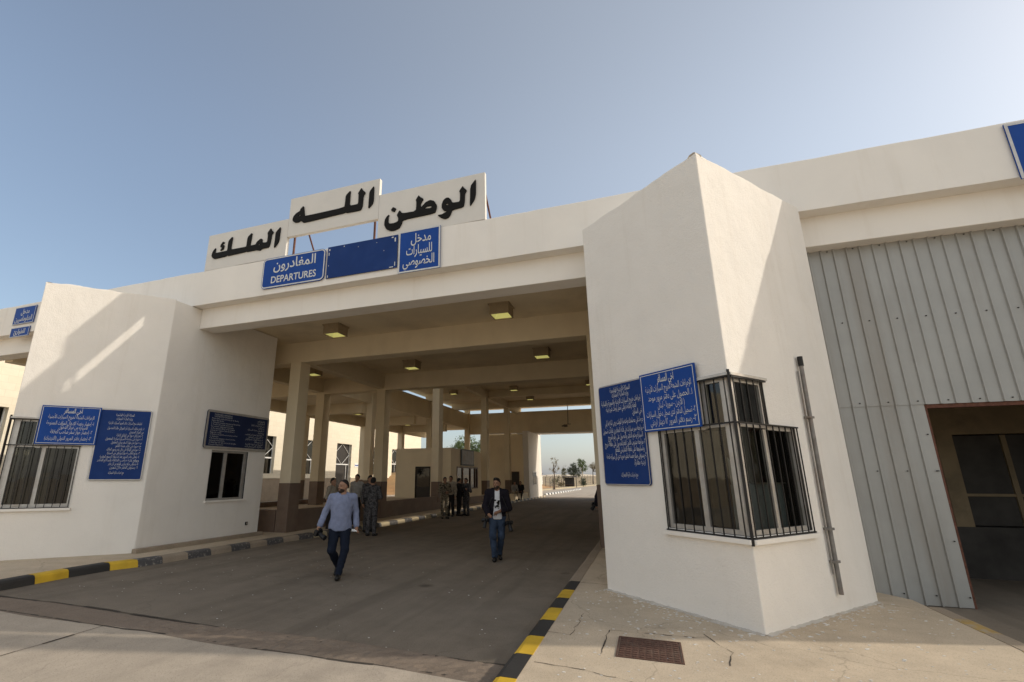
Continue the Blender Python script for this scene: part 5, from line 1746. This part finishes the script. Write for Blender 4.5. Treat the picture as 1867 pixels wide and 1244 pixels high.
armsx = dict(elL=(-.27, -.02, 1.14), wrL=(-.05, -.20, 1.10), elR=(.27, -.02, 1.14), wrR=(.05, -.22, 1.14))
def crowd(label, x, y, z, turn, h, shirt, trousers, group, slv=.97, hem=.92, hair=None, **kw):
    person(label, (x, y, z), heading_to_cam(x, y) + turn, pose(**kw), dict(shirt=M[shirt], trousers=M[trousers], sleeve=slv, hem=hem, hair=M[hair or 'hair']), .018, h, group)
GA, GB = 'people standing by the columns at the left kerb', 'people gathered before the small booth'
crowd('soldier in grey camouflage seen from behind, nearest of the group by the columns', -8.48, 14.43, 0, 2.75, 1.80, 'camo_grey', 'camo_grey', GA, hair='dark_cloth', **armsx)
crowd('soldier in grey camouflage facing the group, tallest head by the columns', -9.15, 15.35, 0, .5, 1.86, 'camo_grey', 'camo_grey', GA)
crowd('officer in a cream short-sleeved shirt and dark trousers behind the man in light blue', -10.15, 14.6, .0, .9, 1.78, 'shirt_cream', 'dark_cloth', GA, slv=.05)
crowd('man in a white shirt beside the soldiers, farthest of the group by the columns', -10.15, 16.1, .14, -.5, 1.77, 'shirt_white', 'dark_cloth', GA)
crowd('soldier in sand camouflage at the left end of the group by the booth', -8.75, 21.25, 0, .3, 1.80, 'camo_sand', 'camo_sand', GB, **armsx)
crowd('man in a pale shirt behind the soldier in sand camouflage by the booth', -9.0, 22.6, .0, -.4, 1.86, 'shirt_cream', 'dark_cloth', GB)
crowd('man in dark clothes half turned away, third of the group by the booth', -8.72, 23.0, 0, 1.9, 1.76, 'dark_cloth', 'dark_cloth', GB, **armsx)
crowd('person in dark camouflage at the right end of the group by the booth', -8.45, 23.25, 0, -.7, 1.76, 'camo_grey', 'camo_grey', GB, elR=(.30, .0, 1.12), wrR=(.22, -.15, 1.20))
sit = dict(hipL=(-.09, .05, .50), hipR=(.09, .05, .50), pel=(0, .06, .55), chest=(0, .0, .88), neck=(0, -.04, 1.06), head=(0, -.08, 1.22), shL=(-.19, -.02, 1.02), shR=(.19, -.02, 1.02), kneeL=(-.12, -.36, .50), kneeR=(.12, -.36, .50), ankL=(-.12, -.34, .09), ankR=(.12, -.38, .09), toeL=(-.13, -.50, .035), toeR=(.13, -.54, .035), elL=(-.24, -.10, .76), elR=(.24, -.10, .76), wrL=(-.12, -.32, .62), wrR=(.12, -.32, .62))
mb = MB()
mb.box(-10.0, -9.4, 36.2, 41.0, .13, .58, M['cream'])
tag(mb.build('low_bench', bevel=.02), 'low cream masonry bench by the far end of the left kerb', 'bench')
crowd('person in pale clothes sitting on the low bench at the far end of the lane', -9.62, 37.2, .14, .5, 1.75, 'shirt_white', 'shirt_cream', 'people sitting at the far end', hem=.50, sit=True, **sit)
crowd('person in dark clothes sitting on the low bench at the far end of the lane', -9.45, 38.6, .14, -.2, 1.75, 'dark_cloth', 'dark_cloth', 'people sitting at the far end', hem=.50, sit=True, **sit)
PR = (-0.98, 13.4, 0.14)
hp_ = heading_to_cam(PR[0], PR[1])
person('person in black almost hidden behind the nearest pillar, only one arm showing', PR, hp_ + 0.1, pose(elL=(-.29, .02, 1.16), wrL=(-.33, -.14, 1.0)), dict(shirt=M['jacket'], trousers=M['dark_cloth'], sleeve=.9), .018, 1.78)
camera_prop('black camera in the hand of the person hidden behind the nearest pillar', rel(PR, hp_, (-.36, -.24, 1.0)), hp_ - 1.0, 1.0, .12, 50)

# ------------------------------------------------------------------ land beyond the gate
OK_ = [(-16.8, 46.8), (-14.0, 66), (-12.4, 90), (-10.9, 117), (-10.2, 150), (-9.9, 420)]
def sst(t):
    t = min(1, max(0, t))
    return t * t * (3 - 2 * t)
def height(x, y):
    e = along(OK_, y) - 2.2
    bank = 2.35 * sst((e - x) / 3.8) * sst((87 - y) / 7) * sst((y - 47) / 6)
    back = 1.5 * sst((y - 120) / 170) * sst((e - x + 2) / 6)
    low = 0.6 * sst((e - x) / 7) * sst((y - 80) / 10)
    rough = 0.22 * math.sin(x * .8 + 2) * math.sin(y * .37) + 0.12 * math.sin(x * 1.7 + y * 0.6) * math.sin(y * 1.1) + 0.05 * math.sin(x * 4.1) * math.sin(y * 3.3)
    return 0.02 + bank + back + low + rough * sst((e - x) / 2)
mb = MB()
yy = [46.9 + 0.9 * i for i in range(60)] + [101 + 6 * i for i in range(54)]
ts = [0, 0.15, 0.4, 0.7, 1.0, 1.35, 1.75, 2.2, 2.8, 3.6, 4.6, 6, 8, 11, 15, 21, 30, 45, 70, 110]
vs = []
for y in yy:
    for k, a in enumerate(ts):
        x = along(OK_, y) - 2.0 - a
        vs.append((x, y, height(x, y) if k else 0.0))
n = len(ts)
o_ = len(mb.v)
mb.v += vs
for i in range(len(yy) - 1):
    for j in range(n - 1):
        mb.f.append([i * n + j, i * n + j + 1, (i + 1) * n + j + 1, (i + 1) * n + j])
        mb.m.append(mb.mi(M['earth'] if yy[i] < 91 else M['far_sand']))
o = mb.build('terrain', smooth=True, recalc=False)
o['kind'] = 'structure'
mb = MB()
ys2 = [46.9 + 2.5 * i for i in range(60)]
for a, b in zip(ys2[:-1], ys2[1:]):
    xa, xb = along(OK_, a), along(OK_, b)
    mb.quad((xa - 2.1, a, 0.03), (xa - 0.9, a, 0.03), (xb - 0.9, b, 0.03), (xb - 2.1, b, 0.03), M['dry_grass'])
tag(mb.build('verge', recalc=False), kind='structure')
mb = MB()
for a, b in zip(ys2[:-1], ys2[1:]):
    xa, xb = along(OK_, a), along(OK_, b)
    vs = [(xa, a, 0), (xa - .02, a, .14), (xa - .9, a, .15), (xa - .95, a, 0), (xb, b, 0), (xb - .02, b, .14), (xb - .9, b, .15), (xb - .95, b, 0)]
    mb.add(vs, [(0, 1, 5, 4), (1, 2, 6, 5), (2, 3, 7, 6)], M['white_paint'] if False else M['kerb_cream'])
tag(mb.build('far_kerb'), kind='structure')
MKL = [(-9.95, 51.5), (-9.45, 64), (-9.40, 76)]
ysm = [51.5 + 0.72 * i for i in range(34)]
kerb('striped_kerb', lambda y: along(MKL, y), ysm, [M['kerb_black'] if i % 2 else M['white_paint'] for i in range(33)], 1, 0.18, 0.3)

def hills():
    mb = MB()
    N = 160
    vs = []
    for i in range(N + 1):
        a = R(60 + 110 * i / N)
        d = 900 + 120 * math.sin(i * 0.21)
        h = 3.6 + 1.6 * math.sin(i * 0.13) + 1.0 * math.sin(i * 0.37) + 0.5 * math.sin(i * 1.1)
        for r_, z in ((d - 260, -0.5), (d - 90, h * 0.55), (d, h), (d + 150, -1)):
            vs.append((r_ * math.cos(a), r_ * math.sin(a), z))
    mb.add(vs, [(i * 4 + j, i * 4 + j + 1, (i + 1) * 4 + j + 1, (i + 1) * 4 + j) for i in range(N) for j in range(3)], M['sand'])
    tag(mb.build('hills', smooth=True), kind='structure')
hills()

def tree(name, label, x, y, z, h, crown, leaf, bark, n_leaf, size, stems=1, group=None, lean=0.0):
    rnd = random.Random(hash((round(x, 2), round(y, 2))) & 0xffff)
    t = thing(name, label, 'tree', (x, y, z), group)
    tb = MB()
    lo = min(c[2] - r[2] for c, r in crown)
    r0 = 0.035 * h ** 0.9
    limbs = []
    for s in range(stems):
        a = rnd.uniform(0, 6.28)
        off = 0.28 * (stems > 1)
        bx, by = x + off * math.cos(a), y + off * math.sin(a)
        top = (x + lean + rnd.uniform(-.2, .2), y + rnd.uniform(-.2, .2), z + h * 0.80)
        mid = (bx * .6 + top[0] * .4 + rnd.uniform(-.1, .1), by * .6 + top[1] * .4, z + h * 0.42)
        tb.tube([(bx, by, z - .15), (bx * .9 + mid[0] * .1, by * .9 + mid[1] * .1, z + h * .12), mid, top], [r0, r0 * .75, r0 * .55, r0 * .15], bark, 8)
        limbs.append((mid, top))
    for c, r in crown:
        for _ in range(4):
            mid, top = rnd.choice(limbs)
            u = rnd.uniform(0, .7)
            st = [mid[i] + (top[i] - mid[i]) * u for i in range(3)]
            en = (c[0] + rnd.uniform(-.7, .7) * r[0], c[1] + rnd.uniform(-.7, .7) * r[1], c[2] + rnd.uniform(-.3, .8) * r[2])
            me_ = [(st[i] + en[i]) / 2 for i in range(3)]
            me_[2] -= 0.08 * h * rnd.random()
            tb.tube([st, me_, en], [r0 * .35, r0 * .22, r0 * .06], bark, 5)
    tb.build('trunk', t, smooth=True)
    lb = MB()
    vol = [r[0] * r[1] * r[2] for c, r in crown]
    tot = sum(vol)
    vs, fs = [], []
    for (c, r), v in zip(crown, vol):
        nc = max(4, int(n_leaf * v / tot / 26))
        for _ in range(nc):
            while True:
                p = [rnd.uniform(-1, 1) for _ in range(3)]
                q = sum(a * a for a in p)
                if 0.12 < q < 1:
                    break
            k = (0.75 + 0.25 * rnd.random()) if q > .3 else 1
            cc = [c[i] + p[i] * r[i] * k for i in range(3)]
            cr = size * rnd.uniform(1.4, 3.2)
            for _ in range(rnd.randint(14, 36)):
                g = [cc[i] + rnd.gauss(0, cr * .5) for i in range(3)]
                a = Vector((rnd.gauss(0, 1), rnd.gauss(0, 1), rnd.gauss(0, .7))).normalized()
                b = a.cross(Vector((rnd.gauss(0, 1), rnd.gauss(0, 1), rnd.gauss(0, 1)))).normalized()
                s1, s2 = size * rnd.uniform(.5, 1.1), size * rnd.uniform(.2, .42)
                o = len(vs)
                G = Vector(g)
                vs += [G - a * s1, G + b * s2, G + a * s1, G - b * s2]
                fs.append((o, o + 1, o + 2, o + 3))
    lb.add(vs, fs, leaf)
    lb.build('crown', t, recalc=False)
    return t

TG = 'trees beyond the gate'
tree('broadleaf_tree', 'tall green tree behind the small booth, seen between the columns', -24.2, 68, 0, 7.6, [((-24.5, 68, 5.6), (3.0, 2.6, 2.3)), ((-22.9, 67.5, 3.6), (1.6, 1.8, 2.6)), ((-26.4, 68.5, 4.4), (2.0, 1.8, 2.0))], M['leaf_green'], M['bark'], 9000, .16)
tree('broadleaf_tree', 'yellow-green tree beyond the end of the stone building', -33.6, 74, 0, 6.3, [((-33.6, 74, 4.6), (1.7, 1.7, 1.8)), ((-32.9, 74, 3.2), (1.2, 1.2, 1.2))], M['leaf_olive'], M['bark'], 3500, .15)
tree('sparse_tree', 'nearly bare thin tree on the earth bank seen through the far opening', -13.25, 75, .05, 4.9, [((-13.2, 75, 4.0), (.85, .8, .8)), ((-12.9, 75, 3.0), (.7, .6, .6)), ((-13.6, 75, 2.9), (.5, .5, .5))], M['leaf_dry'], M['bark'], 900, .07)
tree('conifer_tree', 'small pale conifer in the gap between the bare tree and the bushy tree', -16.2, 104, 1.2, 3.2, [((-16.2, 104, 2.6), (.65, .65, 1.2)), ((-16.2, 104, 3.6), (.35, .35, .7))], M['leaf_olive'], M['bark'], 1500, .10)
tree('bushy_tree', 'dark bushy tree behind the bus shelter', -14.6, 106, .5, 4.4, [((-14.9, 106, 3.1), (1.1, 1.1, 1.3)), ((-13.9, 106.4, 2.9), (1.1, 1.0, 1.3)), ((-14.3, 106, 4.1), (.8, .8, .6))], M['leaf_dark'], M['bark'], 5200, .11)
tree('pale_trunk_tree', 'light green tree on two pale trunks by the far road', -12.35, 103, .1, 5.4, [((-12.5, 103, 4.4), (1.05, 1.0, .9)), ((-11.9, 103, 3.6), (.8, .8, .7)), ((-12.9, 103, 4.9), (.5, .5, .55))], M['leaf_green'], M['pale_bark'], 2600, .11, stems=2)
tree('broadleaf_tree', 'brownish tree at the right of the far opening, partly dry', -11.9, 118, .4, 5.2, [((-11.6, 118, 4.3), (1.2, 1.0, .8)), ((-11.0, 118, 3.4), (.8, .8, .7))], M['leaf_dry'], M['bark'], 1700, .12)
tree('green_shrub', 'round green shrub at the foot of the pale trunks', -11.9, 99, .02, 1.8, [((-11.9, 99, .95), (.55, .55, .85)), ((-11.6, 99, .6), (.45, .45, .5))], M['leaf_dark'], M['bark'], 1500, .09)

for k, (x, y, s_) in enumerate(((-15.6, 96, 1.0), (-17.5, 100, 1.3), (-13.2, 110, .9), (-20.5, 92, 1.2), (-15.0, 125, 1.5), (-19.0, 112, 1.4))):
    tree('dry_bush', 'low dry bush scattered on the sandy ground beyond the gate', x, y, height(x, y), 1.3 * s_, [((x, y, height(x, y) + .55 * s_), (.8 * s_, .7 * s_, .5 * s_))], M['leaf_olive' if k % 2 else 'leaf_dry'], M['bark'], 700, .10, group='dry bushes beyond the gate')
fn = thing('barbed_fence', 'row of thin fence posts with bent tops along the crest of the earth bank', 'fence', (-18, 80, 2))
pts = [(-19.5 + 0.36 * i, 66 + 2.0 * i) for i in range(14)]
tops = []
for x, y in pts:
    z = height(x, y)
    mb = MB()
    mb.tube([(x, y, z - .2), (x, y, z + 1.45), (x + .30, y - .15, z + 1.80)], .05, M['fence_post'], 6)
    mb.build('post', fn)
    tops.append((x, y, z))
mb = MB()
for hh in (.4, .8, 1.2, 1.45):
    mb.tube([(x, y, z + hh) for x, y, z in tops], .012, M['fence_post'], 4)
mb.tube([(x + .28, y - .14, z + 1.78) for x, y, z in tops], .012, M['fence_post'], 4)
mb.build('wire', fn)
fn2 = thing('barbed_fence', 'short fence of pale posts on the low rise right of the bushy tree', 'fence', (-12, 125, 1))
pts = [(-14.2 + 0.55 * i, 122 + 1.4 * i) for i in range(7)]
tops = []
for x, y in pts:
    z = height(x, y)
    mb = MB()
    mb.tube([(x, y, z - .2), (x, y, z + 2.2)], .06, M['pale_bark'], 6)
    mb.build('post', fn2)
    tops.append((x, y, z))
mb = MB()
for hh in (.5, 1.1, 1.7):
    mb.tube([(x, y, z + hh) for x, y, z in tops], .014, M['fence_post'], 4)
mb.build('wire', fn2)

sh_ = thing('bus_shelter', 'low dark bus shelter at the end of the earth bank by the far road', 'shelter', (-13.1, 92, 0))
mb = MB()
mb.box(-14.5, -12.0, 91.0, 93.0, 1.75, 1.95, M['fence_post'])
mb.build('roof', sh_)
for x in (-14.35, -13.5, -12.75, -12.12):
    mb = MB()
    mb.box(x - .05, x + .05, 91.1, 91.2, 0.0, 1.75, M['black_steel'])
    mb.build('post', sh_)
mb = MB()
mb.box(-14.4, -12.7, 92.8, 92.9, 0.1, 1.7, M['dark_room'])
mb.box(-14.2, -12.9, 92.4, 92.79, 0.35, 0.45, M['wood'])
mb.build('back_panel', sh_)
wh = thing('utility_hut', 'small white hut on top of the bank beside the fence', 'hut', (-17.9, 90, 1.2))
mb = MB()
z_ = height(-17.9, 84)
mb.box(-18.6, -16.9, 83.4, 84.6, z_ - .2, z_ + 1.05, M['white_paint'])
mb.build('wall', wh)
mb = MB()
mb.box(-18.7, -16.8, 83.3, 84.7, z_ + 1.051, z_ + 1.13, M['white_paint'])
mb.build('roof', wh)
mb = MB()
mb.box(-18.3, -17.9, 83.36, 83.399, z_ + .1, z_ + .85, M['door'])
mb.box(-17.5, -17.15, 83.36, 83.399, z_ + .3, z_ + .85, M['dark_glass'])
mb.build('window', wh)
bs = thing('roadside_sign', 'tiny blue sign on a post at the right of the far opening', 'sign', (-10.7, 121, 0))
mb = MB()
mb.tube([(-10.7, 121, 0), (-10.7, 121, 1.9)], .04, M['alu'], 6)
mb.build('post', bs)
mb = MB()
mb.box(-11.05, -10.35, 120.93, 120.96, 1.15, 1.85, M['blue'])
mb.build('plate', bs)
# thin pole standing at the foot of the bank
mb = MB()
mb.tube([(-13.0, 72.5, 0), (-13.0, 72.5, 2.1)], .03, M['fence_post'], 6)
tag(mb.build('thin_pole'), 'thin dark pole at the foot of the earth bank', 'pole')
